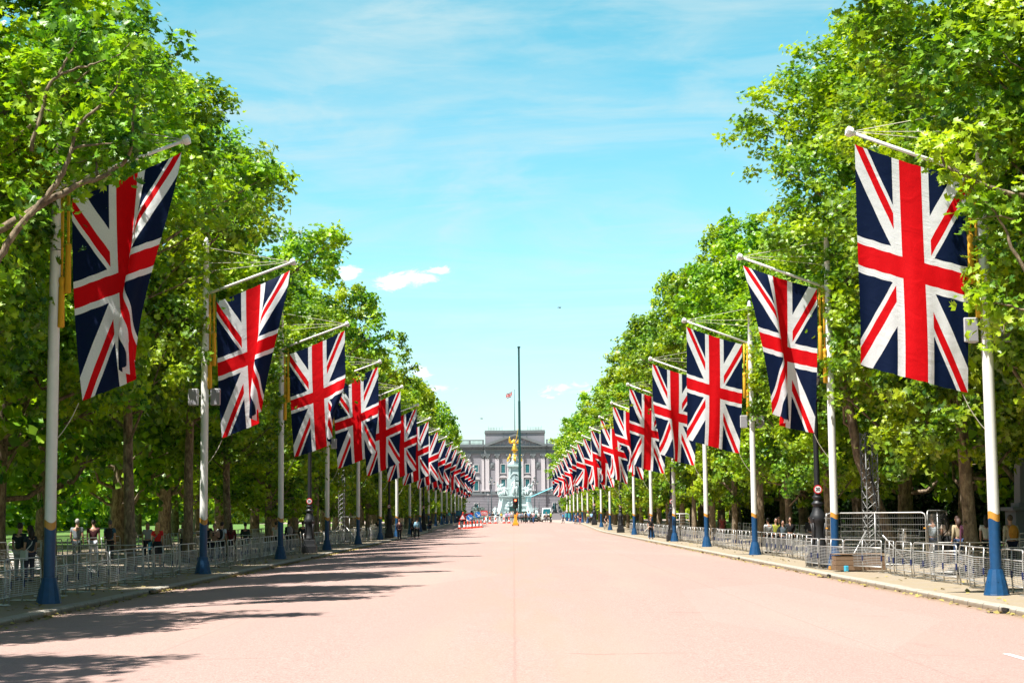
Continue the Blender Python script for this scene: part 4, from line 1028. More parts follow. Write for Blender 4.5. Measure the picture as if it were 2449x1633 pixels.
m.build('relief_carving', mat('relief_marble', (.42, .5, .5), .7), mem, True)
# gilded group
for (x, y, rz) in ((-1.25, -.2, -1.2), (1.25, -.2, 1.2), (0, -1.1, 0), (0, 1.1, PI)): put(rs_, 'gilded_figure', None, mem, (x, y, z_(17.1)), rz, (1.35, 1.35, 1.45)).material_slots[0].link = 'OBJECT'
for o in KIDS[mem.name]:
    if o.name.startswith('gilded_figure'): o.material_slots[0].material = gilt_m
m = MB(); m.ball((0, 0, z_(20.0)), .5, 14, 10); m.build('gilded_orb', gilt_m, mem, True)
vic = robed(3.6, -.05, (.30, 1.2)); vo = put(vic, 'winged_statue', gilt_m, mem, (0, 0, z_(20.35)), .15)
vo.scale = (1.1, 1.1, 1.0)
m = MB(); wing(m, 1, (.25, .35, z_(22.6)), 1.9, .95); wing(m, -1, (-.25, .35, z_(22.6)), 1.9, .95); m.build('gilded_wings', gilt_m, mem, True)
m = MB(); m.lathe((0, 0, 0), [(.95, z_(20.35)), (.8, z_(20.9)), (.5, z_(21.8)), (.35, z_(22.3))], 9); m.build('gilded_robe', gilt_m, mem, True)
# triple lanterns flanking the memorial and in front of the palace
def small_lamp(x, y, h, n, label, grp):
    root = empty('standard_lamp', (x, y, rise(y)), 0, label, 'street lamp', grp); m = MB()
    m.lathe((0, 0, 0), [(.5, 0), (.5, .6), (.28, .9), (.2, 1.5), (.12, 2), (.09, h-1.0)], 10); m.build('column', bronze_m, root, True)
    for k in range(n):
        a = 2*PI*k/max(1, n-1); cx, cy, cz = (0, 0, h-.3) if k == 0 else (.75*math.cos(a), .75*math.sin(a), h-1.3)
        g = MB()
        if k: g.tube([(0, 0, h-1.6), (cx*.6, cy*.6, h-1.75), (cx, cy, cz-.3)], .05, 5)
        g.lathe((cx, cy, cz), [(.1, -.35), (.14, -.3), (.3, .32), (.36, .34), (.2, .5), (.05, .68)], 8); a_ = g.build('arm_and_cap', bronze_m, root)
        g = MB(); g.lathe((cx, cy, cz), [(.16, -.27), (.3, .25)], 8, False); g.build('lantern_glass', mat('opal_glass', (.6, .6, .6)), a_)
    return root
small_lamp(-5.75, 440, 11.0, 4, 'bronze cluster lamp before the sunlit flank of the memorial', 'bronze cluster lamps by the memorial')
small_lamp(5.55, 440, 11.0, 4, 'bronze cluster lamp before the shaded flank of the memorial', 'bronze cluster lamps by the memorial')
for x, w in ((-8.4, 'beyond the box trailer'), (8.5, 'below the turquoise boom')): small_lamp(x, 560, 8.6, 1, 'lone black lamp standard against the palace wall '+w, 'lamp standards against the palace wall')
# bronze statues either side
for s, x, y, w in ((-1, -10.0, 450, 'above the dark van'), (1, 11.4, 455, 'above the white truck')):
    root = empty('bronze_statue', (x, y, rise(y)), 0, 'dark bronze figure group on a stone block '+w, 'statue', 'bronze figure groups')
    m = MB(); m.box((0, 0, .9), (3.0, 2.2, 1.8), 0, .94); m.build('plinth', stone_m, root)
    for i, (dx_, sc, g) in enumerate(((0, 1.75, rb), (-.8, 1.3, rs_), (.9, 1.3, rs_))):
        o = put(g, 'figure', None, root, (dx_, -.2*i, 1.8), s*.5, (sc, sc, sc)); o.material_slots[0].link = 'OBJECT'; o.material_slots[0].material = bronze_m
# ------------------------------------------------------------------ crane and boom
root = empty('crane', (1.35, 332, rise(332)), 0, 'slim dark green crane boom standing upright before the memorial', 'crane')
m = MB(); m.bx(-.31, .27, -.3, .3, 2.0, 12.0); m.bx(-.26, .22, -.25, .25, 12.0, 24.0); m.bx(-.2, .17, -.2, .2, 24, 34.6); bevelled(m.build('boom', crane_m, root), .03)
m = MB(); m.bx(-.3, .3, -.3, .3, 34.6, 34.85); m.lathe((.0, -.22, 34.75), [(.18, 0), (.18, .1)], 10, True, 0, (0, 1, 0)); m.build('boom_head', crane_m, root)
m = MB()
for x in (-.95, -.6): m.tube([(x, -.4, .5), (x, -.4, 9.2)], .05, 5)
for k in range(14): m.tube([(-.95, -.4, .6+k*.64), (-.6, -.4, 1.24+k*.64)], .025, 4)
m.box((-.55, -.4, 8.2), (.9, .3, .25)); m.box((-.7, -.4, 9.3), (.5, .3, .2)); m.box((.45, -.2, 5.2), (.5, .2, .12)); m.box((.1, -.35, 6.0), (.15, .15, 6)); m.build('ladder_frame', crane_m, root)
m = MB(); m.bx(-1.3, 1.3, -1.5, 2.5, .7, 2.2); m.bx(-2.2, -.8, -1.8, .5, 2.2, 3.2); bevelled(m.build('carriage', crane_m, root), .05)
for x in (-1.1, 1.1):
    for y in (-1, 1.6): m = MB(); m.lathe((x-.15, y, .5), [(.5, 0), (.5, .3)], 16, True, 0, (1, 0, 0)); m.build('wheel', black_r, root)
root = empty('boom_lift', (10.6, 425, rise(425)), 0, 'turquoise lifting boom reaching across the palace wall', 'boom lift')
m = MB(); m.tube([(1.2, 0, 9.0), (-6.3, 0, 5.9)], [.2, .14], 6); m.tube([(1.2, 0, 9.35), (-6.3, 0, 6.0)], .06, 5); m.build('boom', lift_m, root)
m = MB(); m.tube([(1.2, 0, 9.1), (3.6, 0, 1.6)], .2, 6); m.build('lower_boom', lift_m, root)
m = MB(); m.bx(2.4, 4.8, -1.1, 1.1, .6, 1.7); bevelled(m.build('chassis', lift_m, root), .06)
m = MB()
for z in (5.0, 5.5, 6.0): m.tube([(-7.4, -.4, z), (-6.3, -.4, z), (-6.3, .4, z), (-7.4, .4, z), (-7.4, -.4, z)], .04, 4)
for x, y in ((-7.4, -.4), (-6.3, -.4), (-6.3, .4), (-7.4, .4)): m.tube([(x, y, 4.9), (x, y, 6)], .04, 4)
m.bx(-7.4, -6.3, -.4, .4, 4.86, 4.94); m.build('basket', lift_m, root)
for x in (2.8, 4.4): m = MB(); m.lathe((x, -1.2, .45), [(.45, 0), (.45, .3)], 16, True, 0, (0, 1, 0)); m.build('wheel', black_r, root)
# ------------------------------------------------------------------ vehicles
def vehicle(x, y, w, L, h, hood, body, label, cat, name, glass=glass_d, low=.35, rz=0):
    """seen from the front; local -y is the front"""
    root = empty(name, (x, y, rise(y)+.02), rz, label, cat); m = MB()
    m.prism([(-w/2, low), (-w/2, low+.5), (-w/2+.04, hood), (w/2-.04, hood), (w/2, low+.5), (w/2, low)], 0, L)
    bevelled(m.build('body', body, root), .06)
    m = MB(); b0 = len(m.v); t = .1*w; f0 = min(1.1, L*.22)
    for (xx, yy, zz) in ((-w/2+.06, f0, hood+.002), (w/2-.06, f0, hood+.002), (w/2-.06, L-.05, hood+.002), (-w/2+.06, L-.05, hood+.002), (-w/2+t, f0+.45, h), (w/2-t, f0+.45, h), (w/2-t, L-.2, h), (-w/2+t, L-.2, h)): m.v.append(Vector((xx, yy, zz)))
    for f in ((4, 5, 6, 7), (0, 1, 5, 4), (1, 2, 6, 5), (2, 3, 7, 6), (3, 0, 4, 7)): m.face([b0+i for i in f])
    bevelled(m.build('cab', body, root), .05)
    m = MB(); b0 = len(m.v)
    for (u_, v_) in ((.06, .12), (.94, .12), (.9, .84), (.1, .84)):
        a = Vector((-w/2+.06, f0, hood)).lerp(Vector((w/2-.06, f0, hood)), u_); c_ = Vector((-w/2+t, f0+.45, h)).lerp(Vector((w/2-t, f0+.45, h)), u_); m.v.append(a.lerp(c_, v_)+Vector((0, -.03, .0)))
    m.face([b0, b0+1, b0+2, b0+3]); m.build('windscreen', glass, root)
    for s in (-1, 1):
        m = MB(); m.bx(s*w/2-.012 if s > 0 else -w/2+.03, s*w/2-.0 if s > 0 else -w/2+.042, f0+.9, L-.6, hood+.1, h-.25); m.build('side_window', glass, root)
        m = MB(); m.lathe((s*(w/2-.28), -.02, hood-.28), [(.13, 0), (.12, .06)], 14, True, 0, (0, -1, 0)); m.build('headlight', sign_white, root)
        for yy in (.75, L-.9): m = MB(); m.lathe((s*(w/2-.13)-.12, yy, .38), [(.30, 0), (.38, .03), (.38, .21), (.30, .24)], 18, True, 0, (1, 0, 0)); m.build('wheel', black_r, root)
        m = MB(); m.box((s*(w/2+.14), f0+.2, hood+.25), (.2, .1, .26)); m.build('wing_mirror', black_r, root)
    m = MB(); m.box((0, -.03, hood-.3), (w*.62, .06, .28)); m.build('grille', black_r, root)
    m = MB(); m.box((0, -.08, low+.14), (w*.98, .18, .22)); bevelled(m.build('bumper', black_r, root), .03)
    m = MB(); m.box((0, -.18, low+.16), (.5, .01, .11)); m.build('number_plate', sign_white, root)
    return root
vehicle(6.65, 336, 2.05, 5.0, 2.85, 1.5, white_v, 'white high-roofed truck facing the camera at the road end', 'truck', 'white_truck')
car_t = mat('dark_teal_car', (.03, .10, .10), .3); car_s = mat('silver_car', (.45, .5, .48), .3)
vehicle(4.6, 352, 1.85, 4.4, 1.75, 1.0, car_t, 'dark teal car waiting beside the white truck', 'car', 'parked_car', rz=.5)
vehicle(2.9, 357, 1.85, 4.4, 1.7, 1.0, car_s, 'silver car partly behind the group of walkers', 'car', 'parked_car', rz=-.7)
vehicle(-10.6, 338, 2.3, 6, 2.5, 1.4, mat('black_van_paint', (.01, .012, .015), .4), 'black van parked at the end of the flag row on the lawn side', 'van', 'black_van', rz=.4)
root = empty('box_trailer', (-7.2, 345, rise(345)), 0, 'grey-green box trailer parked beside the black van', 'trailer')
m = MB(); m.bx(-1.2, 1.2, 0, 5.5, .7, 3.1); bevelled(m.build('box', mat('grey_green_panel', (.24, .33, .31), .5, var=.2, scale=2), root), .05)
m = MB(); m.bx(-1.1, 1.1, -.04, .0, 1.0, 1.05); m.bx(-1.1, 1.1, -.04, .0, 2.6, 2.66); m.bx(-.03, .03, -.04, 0, .8, 3.0); m.build('door_trim', steel_d, root)
for s in (-1, 1): m = MB(); m.lathe((s*.95-.12, 2.7, .42), [(.4, 0), (.4, .24)], 16, True, 0, (1, 0, 0)); m.build('wheel', black_r, root)
# ------------------------------------------------------------------ roadworks
def at(px, y_, dz=0):
    return ((px-1228)/4003*y_, y_)
cp = None
def cone_proto():
    root = empty('traffic_cone'); m = MB(); m.box((0, 0, .035), (.5, .5, .06)); m.lathe((0, 0, 0), [(.2, .066), (.165, .25)], 16, False); m.lathe((0, 0, 0), [(.115, .55), (.085, .75), (.05, .98), (.035, 1.0)], 16); m.build('cone', cone_o, root)
    m = MB(); m.lathe((0, 0, 0), [(.166, .25), (.116, .55)], 16, False); m.build('reflective_sleeve', sign_white, root); return root
cp = cone_proto(); fst = True
near = [(1099, 221, 'darkest, lowest cone at the outer end'), (1111, 222, 'second cone of the near row, under the triangle sign'), (1119, 222, 'third cone of the near row'), (1125.7, 223, 'fourth cone of the near row'), (1134, 225, 'fifth cone of the near row'), (1142, 226, 'sixth cone of the near row'), (1150.3, 227, 'seventh and reddest cone of the near row')]
for (pxx, yy, lb) in near+[(1159, 262, 'far-row cone below the red board'), (1171.6, 263, 'far-row cone, second past the red board'), (1185, 262, 'far-row cone, third past the red board'), (1205, 262, 'far-row cone standing before the walkers in lilac'), (1217, 262, 'far-row cone next to the traffic light')]:
    q = cp if fst else copy_tree(cp); fst = False; x, y = at(pxx, yy); q.location = (x, y, zroad(x, y)+.005); q.rotation_euler.z = rng.uniform(0, 1.5)
    tag(q, 'orange traffic cone with white sleeve, '+lb, 'traffic cone', 'orange cones at the roadworks')
def sign_frame(root, w, h0):
    m = MB()
    for s in (-1, 1): m.tube([(s*w/2, 0, h0), (s*w/2, -.25, .02)], .02, 5); m.tube([(s*w/2, 0, h0), (s*w/2, .3, .02)], .02, 5)
    m.build('stand', black_r, root)
x, y = at(1106.5, 223); root = empty('warning_sign', (x, y, zroad(x, y)), 0, 'red-edged triangular road narrows sign behind the first cones', 'road sign', 'roadworks signs')
m = MB(); m.prism([(-.45, 1.2), (.45, 1.2), (0, 2.0)], -.03, 0); tri = m.build('red_triangle', sign_red, root)
m = MB(); m.prism([(-.3, 1.29), (.3, 1.29), (0, 1.82)], -.036, -.031); m.build('white_face', sign_white, tri)
m = MB(); m.prism([(-.1, 1.34), (-.05, 1.34), (-.05, 1.66), (-.1, 1.56)], -.042, -.037); m.prism([(.05, 1.34), (.12, 1.34), (.05, 1.66)], -.042, -.037); m.build('symbol', sign_black, tri); sign_frame(root, .5, 1.25)
m = MB(); m.lathe((.07, 0, 2.02), [(.09, 0), (.1, .1), (.06, .2)], 10); m.build('warning_lamp', cone_o, root)
for (pxx, yy, z, lb) in ((1123.5, 224, 1.45, 'round blue keep-right sign standing lower, in front'), (1143, 228, 1.72, 'round blue keep-right sign standing higher, behind')):
    x, y = at(pxx, yy); root = empty('keep_right_sign', (x, y, zroad(x, y)), 0, lb, 'road sign', 'roadworks signs'); m = MB(); m.lathe((0, 0, z), [(.42, 0), (.42, .03)], 28, True, 0, (0, -1, 0)); d = m.build('blue_disc', sign_blue, root)
    m = MB(); m.tube([(-.22, -.04, z+.2), (.16, -.04, z-.14)], .035, 5); m.tube([(.22, -.04, z-.2), (-.04, -.04, z-.19)], .035, 5); m.tube([(.22, -.04, z-.2), (.2, -.04, z+.05)], .035, 5); m.build('white_arrow', sign_white, d); sign_frame(root, .45, z-.3)
x, y = at(1157.8, 258); root = empty('road_closed_board', (x, y, zroad(x, y)), 0, 'upright red board with two lines of white writing', 'road sign', 'roadworks signs')
m = MB(); m.bx(-.52, .52, -.02, .01, 1.35, 2.05); d = m.build('red_board', sign_red, root); text_mesh('ROAD\nCLOSED', .26, sign_white, d, (0, -.03, 1.70), .002, .004); sign_frame(root, .9, 1.5)
x, y = at(1122, 230); root = empty('tilted_red_board', (x, y, zroad(x, y)), -.15, 'long red board tilted behind the lower blue sign', 'road sign', 'roadworks signs')
m = MB(); m.prism([(-.65, 1.35), (.6, 1.65), (.6, 2.05), (-.35, 1.95), (-.65, 1.8)], -.02, .02); d = m.build('red_board', sign_red, root); m = MB(); m.prism([(-.5, 1.5), (.45, 1.72), (.45, 1.78), (-.5, 1.56)], -.03, -.024); m.build('white_line', sign_white, d); sign_frame(root, .9, 1.5)
# temporary traffic light
x, y = at(1232.6, 234); root = empty('traffic_light', (x, y, zroad(x, y)), 0, 'portable traffic light showing red on a yellow base in mid road', 'traffic light')
m = MB(); m.box((0, 0, .28), (.78, .7, .4)); m.box((0, 0, .75), (.55, .5, .6), 0, .8); m.box((0, 0, 1.3), (.4, .4, .55)); bevelled(m.build('base', mat('signal_yellow', (.75, .33, .015), .5), root), .04)
for s in (-1, 1): m = MB(); m.lathe((s*.42-.06, 0, .14), [(.15, 0), (.15, .12)], 14, True, 0, (1, 0, 0)); m.build('wheel', black_r, root)
m = MB(); m.tube([(0, 0, 1.5), (0, 0, 2.6)], .09, 8); m.build('post', black_r, root)
m = MB(); m.box((0, 0, 3.15), (.46, .3, 1.25)); m.box((.0, .04, 3.15), (.76, .03, 1.45)); hd = m.build('signal_head', black_r, root)
for z, mm in ((3.55, mat('lit_red_lens', (.8, .05, .02), .3, emis=((1, .08, .03), 6))), (3.15, sign_black), (2.75, mat('unlit_green_lens', (.01, .16, .10), .2))):
    m = MB(); m.lathe((0, -.15, z), [(.13, 0), (.12, .03)], 18, True, 0, (0, -1, 0)); m.build('lens', mm, hd)
    m = MB(); b0 = len(m.v)
    for yy in (-.15, -.38):
        for i in range(13): a = PI*(-.05+1.1*i/12); m.v.append(Vector((.16*math.cos(a), yy, z+.16*math.sin(a))))
    for i in range(12): m.face([b0+i, b0+i+1, b0+13+i+1, b0+13+i])
    m.build('visor', black_r, hd)
# barrier run behind the walkers
for k, pxx in enumerate((1168, 1185, 1202)):
    x, y = at(pxx, 268); barrier(x, y, 0, '%s steel barrier across the road end behind the cones' % ordw(k+1), 'steel barriers across the road end')
# plinth with shaft on the far right of the frame
root = empty('stone_pier', (21.4, 70, zg(21.4, 70)), 0, 'pale stone pier with a tapering shaft behind the rucksack wearer', 'pier')
m = MB(); m.box((0, 0, .9), (1.5, 1.5, 1.9)); m.box((0, 0, 1.92), (1.8, 1.8, .16)); bevelled(m.build('pedestal', stone_m, root), .03)
m = MB(); m.box((0, 0, 3.3), (.9, .9, 2.6), 0, .8); m.box((0, 0, 2.08), (1.1, 1.1, .18)); m.box((0, 0, 4.68), (.95, .95, .18)); bevelled(m.build('shaft', stone_m, root), .02)
# park railing on the lawn side
for k in range(9):
    y = 44+k*6; root = empty('park_railing', (-24.6, y, zg(-24, y)), PI/2, '%s length of low black railing along the lawn' % ordw(k+1), 'railing', 'black railings along the lawn'); m = MB()
    for i in range(31): m.tube([(i*.2, 0, -.05), (i*.2, 0, 1.0)], .012, 4)
    m.build('upright', black_m, root); m = MB(); m.tube([(-.1, 0, .92), (6.1, 0, .92)], .018, 4); m.tube([(-.1, 0, .2), (6.1, 0, .2)], .018, 4); m.build('rail', black_m, root)
# birds
for (pxx, pyy, d, lb) in ((1343.5, 736, 90, 'dark bird gliding high over the road'), (1153.7, 1001.5, 110, 'dark bird flying low, near the tree tops')):
    x = (pxx-1228)/4003*d; z = EYE+(1230-pyy)/4003*d; s_ = .24
    me = skin([Vector(p)*s_ for p in ((-.35, 0, 0), (-.1, 0, .02), (.25, 0, 0), (.42, 0, .05), (-.6, 0, -.02), (0, .3, .12), (-.12, .75, .05), (0, -.3, .12), (-.12, -.75, .05))], [(0, 1), (1, 2), (2, 3), (0, 4), (1, 5), (5, 6), (1, 7), (7, 8)], [(.09*s_, .09*s_), (.12*s_, .12*s_), (.08*s_, .08*s_), (.06*s_, .06*s_), (.07*s_, .02*s_), (.11*s_, .03*s_), (.03*s_, .012*s_), (.11*s_, .03*s_), (.03*s_, .012*s_)], 1, 1)
    o = link('bird', me, black_r); o.location = (x, d, z); o.rotation_euler = (0, .1, .7); tag(o, lb, 'bird')

# gully slots at the face of the kerb stones, with an iron grate in the gutter
for s, y, w in ((1, 36.3, 'below the first flagpole'), (1, 56.5, 'before the timber box'), (1, 79.0, 'below the third flagpole'), (-1, 49.0, 'between the first two flagpoles'), (-1, 88.0, 'just before the street lamp')):
    root = empty('gully', (s*10.4, y, 0), 0, 'dark gully slot in the kerb %s on %s' % (w, SIDE[s]), 'gully', 'gullies along the kerb')
    m = MB(); m.box((s*.13, 0, .075), (.06, .42, .085)); m.build('slot', sign_black, root)  # no real recess: its shade is put into the black of this box
    m = MB()
    for k in range(7): m.box((-s*.1, -.21+k*.07, .012), (.34, .03, .02))
    m.box((-s*.28, 0, .012), (.03, .5, .022)); m.box((s*.075, 0, .012), (.03, .5, .022)); m.build('grate', black_m, root)
# ------------------------------------------------------------------ people
def cmat(c): return mat('cloth_%02d_%02d_%02d' % tuple(int(v*99) for v in c), c, .85, var=.2, scale=12)
SKIN_T = mat('skin_light', (.50, .27, .18), .55, var=.08); SKIN_D = mat('skin_brown', (.22, .11, .07), .55, var=.08)
def person(x, y, rz, label, top, legs, hair=(.02, .015, .01), hairlen=0, h=1.74, pose='stand', skirt=False, bag=None, sleeves='short', shorts=False, skin_m=None, group=None, glasses=False, vest=None, hat=None, build=1.0, hold=None, dz=0.0, phone=False):
    """faces local -y; rz = 0 faces the camera, pi walks away"""
    k = h/1.75; root = empty('person', (x, y, (zroad(x, y) if abs(x) < 10.55 or y > 296 else zg(x, y))+dz), rz, label, 'person', group)
    rr = random.Random(int(x*100+y*7)); w = build
    st = {'stand': (0, 0), 'walk': (.28, -.24), 'stride': (.38, -.32)}.get(pose, (0, 0))
    lf, rf = st; bend = {'stoop': .32, 'lean': .12, 'ride': .3}.get(pose, 0)
    hipz, chz, nkz = .92, 1.32, 1.49
    if pose == 'ride': hipz = .98
    hip = (0, .02, hipz); wst = (0, -bend*.3, 1.08); ch = (0, -bend*.8, chz-bend*.12); nk = (0, -bend-.01, nkz-bend*.3); hd = (0, -bend-.035, nkz-bend*.3+.12); hd2 = (0, -bend-.03, nkz-bend*.3+.22)
    def leg(s, f):
        if pose == 'ride': return [(s*.09, 0, .93), (s*.11, -.34 if s > 0 else -.28, .72 if s > 0 else .58), (s*.12, -.12, .36 if s > 0 else .2), (s*.12, -.27, .33 if s > 0 else .16)]
        kn = (s*.105, f*-.55-.03-(0.05 if f > 0 else 0), .50); an = (s*.11, -f*.95 if f > 0 else -f*1.15, .085 if f >= 0 else .13); toe = (s*.125, an[1]-.17, .035)
        return [(s*.09, .0, .88), kn, an, toe]
    A = {'stand': [(.215*w, .03, 1.14), (.21*w, -.06, .90)], 'phone': [(.22*w, .02, 1.14), (.10*w, -.24, 1.26)], 'hips': [(.30*w, .06, 1.17), (.19*w, -.05, .99)], 'walk': [(.22*w, .12, 1.15), (.21*w, .10, .92)], 'ride': [(.21, -bend-.18, 1.15), (.2, -bend-.36, 1.02)]}
    ap = 'phone' if phone else ('ride' if pose == 'ride' else ('walk' if pose in ('walk', 'stride') else 'stand'))
    def arm(s):
        (ex, ey, ez), (hx, hy, hz) = A[ap]; f = 1 if s > 0 or ap != 'walk' else -1
        if ap == 'stand' and s < 0 and rr.random() < .35: (ex, ey, ez), (hx, hy, hz) = A['hips']
        return [(s*.185*w, ch[1]+.01, ch[2]+.085), (s*ex, ey*f+ch[1]*.5*(ap != 'ride'), ez), (s*hx, hy*f, hz)]
    P, E_, r = [], [], []
    def add(p, rad, par=None):
        P.append(Vector(p)*k); r.append(tuple(q*k for q in rad) if isinstance(rad, tuple) else rad*k); i = len(P)-1
        if par is not None: E_.append((par, i))
        return i
    i0 = add(hip, (.135*w, .1)); i1 = add(wst, (.12*w, .085), i0); i2 = add(ch, (.145*w, .1), i1); i3 = add(nk, .052, i2); i4 = add(hd, (.07, .082), i3); i5 = add(hd2, (.062, .075), i4)
    for s, f in ((-1, lf), (1, rf)):
        L_ = leg(s, f); a = add(L_[0], .088, i0); b_ = add(L_[1], .058, a); c_ = add(L_[2], .038, b_); add(L_[3], (.042, .025), c_)
    arms = []
    for s in (-1, 1):
        a_ = arm(s); arms.append(a_); a = add(a_[0], .055, i2); b_ = add(a_[1], .04, a); c_ = add(a_[2], .026, b_)
        d = (Vector(a_[2])-Vector(a_[1])).normalized(); side = ortho(d)[0]
        pm = Vector(a_[2])+d*.06; pi_ = add(pm, (.036, .018), c_)
        for q in range(4): fp = pm+d*.045+side*(.030-.02*q); f1 = add(fp, .0085, pi_); add(fp+d*(.04, .048, .044, .032)[q]+Vector((0, -.012, 0)), .007, f1)
        add(pm+side*.05+Vector((0, -.02, 0)), .009, pi_)
    body = link('body', skin(P, E_, r, 1), skin_m or SKIN_T, root)
    # face and ears
    m = MB(); hc = Vector(hd)*k+Vector((0, 0, .055*k)); R_ = .1*k
    m.ball(hc, R_, 12, 9, (.80, .95, 1.22)); m.ball(hc+Vector((0, -.095*k, -.015*k)), .02*k, 6, 5, (.7, 1, 1.3))
    for s in (-1, 1): m.ball(hc+Vector((s*.081*k, .005, -.01*k)), .026*k, 6, 5, (.4, .8, 1.2))
    m.build('head', skin_m or SKIN_T, body, True)
    m = MB()
    for s in (-1, 1): m.ball(hc+Vector((s*.034*k, -.083*k, .012*k)), (.022 if glasses else .011)*k, 6, 5, (1.3, .6, .8 if glasses else .6))
    if glasses: m.tube([hc+Vector((-.075*k, -.05*k, .015*k)), hc+Vector((-.03*k, -.094*k, .015*k)), hc+Vector((.03*k, -.094*k, .015*k)), hc+Vector((.075*k, -.05*k, .015*k))], .005, 4)
    m.build('glasses' if glasses else 'eyes', sign_black, body)
    m = MB(); m.box(hc+Vector((0, -.088*k, -.055*k)), (.045*k, .012*k, .009*k)); m.build('mouth', mat('lips', (.35, .10, .09), .5), body)
    # hair
    m = MB(); m.ball(hc+Vector((0, .018*k, .028*k)), R_*1.06, 12, 8, (.84, .92, 1.1))
    if hairlen: m.tube([hc+Vector((0, .07*k, .03)), hc+Vector((0, .105*k, -.12)), hc+Vector((0, .10*k-bend*.3, -.12-hairlen*.6)), hc+Vector((0, .09*k, -.12-hairlen))], [.08, .1, .085, .03], 9)
    m.build('hair', mat('hair_%02d_%02d' % (int(hair[0]*99), int(hair[2]*99)), hair, .6, bump=.4, bscale=60), body, True)
    if hat: m = MB(); m.lathe(hc+Vector((0, .01, .06)), [(.15, 0), (.15, .012), (.098, .02), (.095, .09), (.05, .12)], 14); m.build('hat', cmat(hat), body, True)
    # clothing grown over the same skeleton
    P, E_, r = [], [], []; j0 = add((0, .02, .93), (.155*w, .125)); j1 = add(wst, (.14*w, .108), j0); j2 = add(ch, (.165*w, .122), j1); j3 = add((nk[0], nk[1], nk[2]-.045), (.085, .07), j2)
    for a_ in arms:
        a = add(a_[0], .075, j2); e = Vector(a_[1]); s0 = Vector(a_[0])
        if sleeves == 'long': b_ = add(e, .055, a); add(Vector(a_[2])*.93+e*.07, .038, b_)
        else: add(s0.lerp(e, .62), .062, a)
    link('top', skin(P, E_, r, 1), cmat(top), root)
    if skirt:
        m = MB(); m.lathe((0, 0, 0), [(.15*w*k, 1.03*k), (.19*w*k, .9*k), (.24*k, .55*k), (.22*k, .5*k)], 14); m.build('skirt', cmat(legs), root, True)
    else:
        P, E_, r = [], [], []; j0 = add((0, .02, .96), (.15*w, .115))
        for s, f in ((-1, lf), (1, rf)):
            L_ = leg(s, f); a = add(L_[0], .108, j0)
            if shorts: add(Vector(L_[0]).lerp(Vector(L_[1]), .8), .088, a)
            else: b_ = add(L_[1], .078, a); add(Vector(L_[2]).lerp(Vector(L_[1]), .05), .058, b_)
        link('trousers' if not shorts else 'shorts', skin(P, E_, r, 1), cmat(legs), root)
    for s, f in ((-1, lf), (1, rf)):
        L_ = leg(s, f); an, toe = Vector(L_[2])*k, Vector(L_[3])*k; m = MB(); c_ = an.lerp(toe, .5); c_.z = max(.045, c_.z-.01); m.ball(c_, .14*k, 8, 6, (.36, 1, .34)); m.build('shoe', black_r, root, True)
    if bag:
        col_, kind = bag; m = MB()
        if kind == 'back': m.ball((0, ch[1]*k+.2*k, 1.23*k), .22*k, 10, 8, (.8, .55, 1.12)); m.box((0, .26*k, 1.12*k), (.22*k, .08, .18*k))
        else: m.box((.26*k, .06, .85*k), (.09, .3, .3)); m.tube([(-.14*k, -.02, 1.44*k), (.05, .14, 1.2*k), (.24*k, .08, .98*k)], .018, 5)
        m.build('backpack' if kind == 'back' else 'shoulder_bag', cmat(col_), root, kind == 'back')
        if kind == 'back':
            m = MB()
            for s in (-1, 1): m.tube([(s*.11*k, .12, 1.42*k), (s*.125*k, -.02, 1.46*k), (s*.13*k, -.13, 1.3*k), (s*.12*k, .02, 1.05*k)], .02, 5)
            m.build('strap', cmat(col_), root)
    if vest: m = MB(); m.lathe((0, .0, 0), [(.17*k, .95*k), (.185*k, 1.2*k), (.19*k, 1.38*k), (.1*k, 1.47*k)], 14, False, 0, None, 1.12, .82); m.build('vest', cmat(vest), root, True)
    if phone: m = MB(); m.box((.0, -.33*k, 1.3*k), (.075, .012, .15)); m.build('phone', sign_black, root)
    if hold:
        m = MB(); m.tube([Vector(p)*k for p in hold], .03, 6); m.build('stick', mat('pale_wood', (.6, .5, .4), .6), root)
    return root
def pos(px, d): return (px-1228)/4003*d, d
G = 'visitors walking under the trees on the lawn side'; BK, NV, DN = (.012, .012, .014), (.01, .014, .035), (.03, .06, .14)
def pp(px, d, *a, **kw): x, y = pos(px, d); return person(x, y, *a, **kw)
pp(54, 54.0, PI-.25, 'person in a printed black T-shirt with bare forearms, hair cropped, seen from behind', (.012, .02, .025), (.45, .43, .42), h=1.80, group=G)
pp(79, 53.4, PI+.9, 'person in dark top with long dark hair, shades and a white tote bag', (.02, .035, .045), (.06, .05, .07), hairlen=.22, bag=((.6, .6, .58), 'sh'), glasses=True, group=G)
pp(190, 69, PI-.1, 'grey-haired person in a grey polo shirt, seen from behind', (.16, .18, .19), (.02, .02, .025), hair=(.35, .33, .3), h=1.82, build=1.12, group=G)
pp(229, 70, PI+.1, 'person in a dark maroon shirt and pale trousers, seen from behind', (.055, .006, .01), (.35, .38, .42), h=1.80, build=1.1, group=G)
pp(268, 71, PI, 'person in blue T-shirt carrying a black backpack, between the trees', (.03, .12, .20), BK, hair=(.1, .1, .1), bag=(BK, 'back'), h=1.78, group=G)
pp(316, 74, PI+.3, 'person in black half hidden by the dark trunk', BK, BK, hair=(.15, .1, .05), hairlen=.2, h=1.72, group=G)
pp(357.5, 76, .1, 'dark-haired person in sunglasses and pale top facing the camera', (.32, .34, .36), (.03, .03, .04), hairlen=.15, glasses=True, h=1.68, group=G)
pp(381.5, 70, PI-.1, 'blonde person in a bright red top and black skirt', (.75, .02, .02), BK, hair=(.55, .30, .10), hairlen=.28, h=1.78, skirt=True, bag=((.04, .2, .25), 'sh'), group=G)
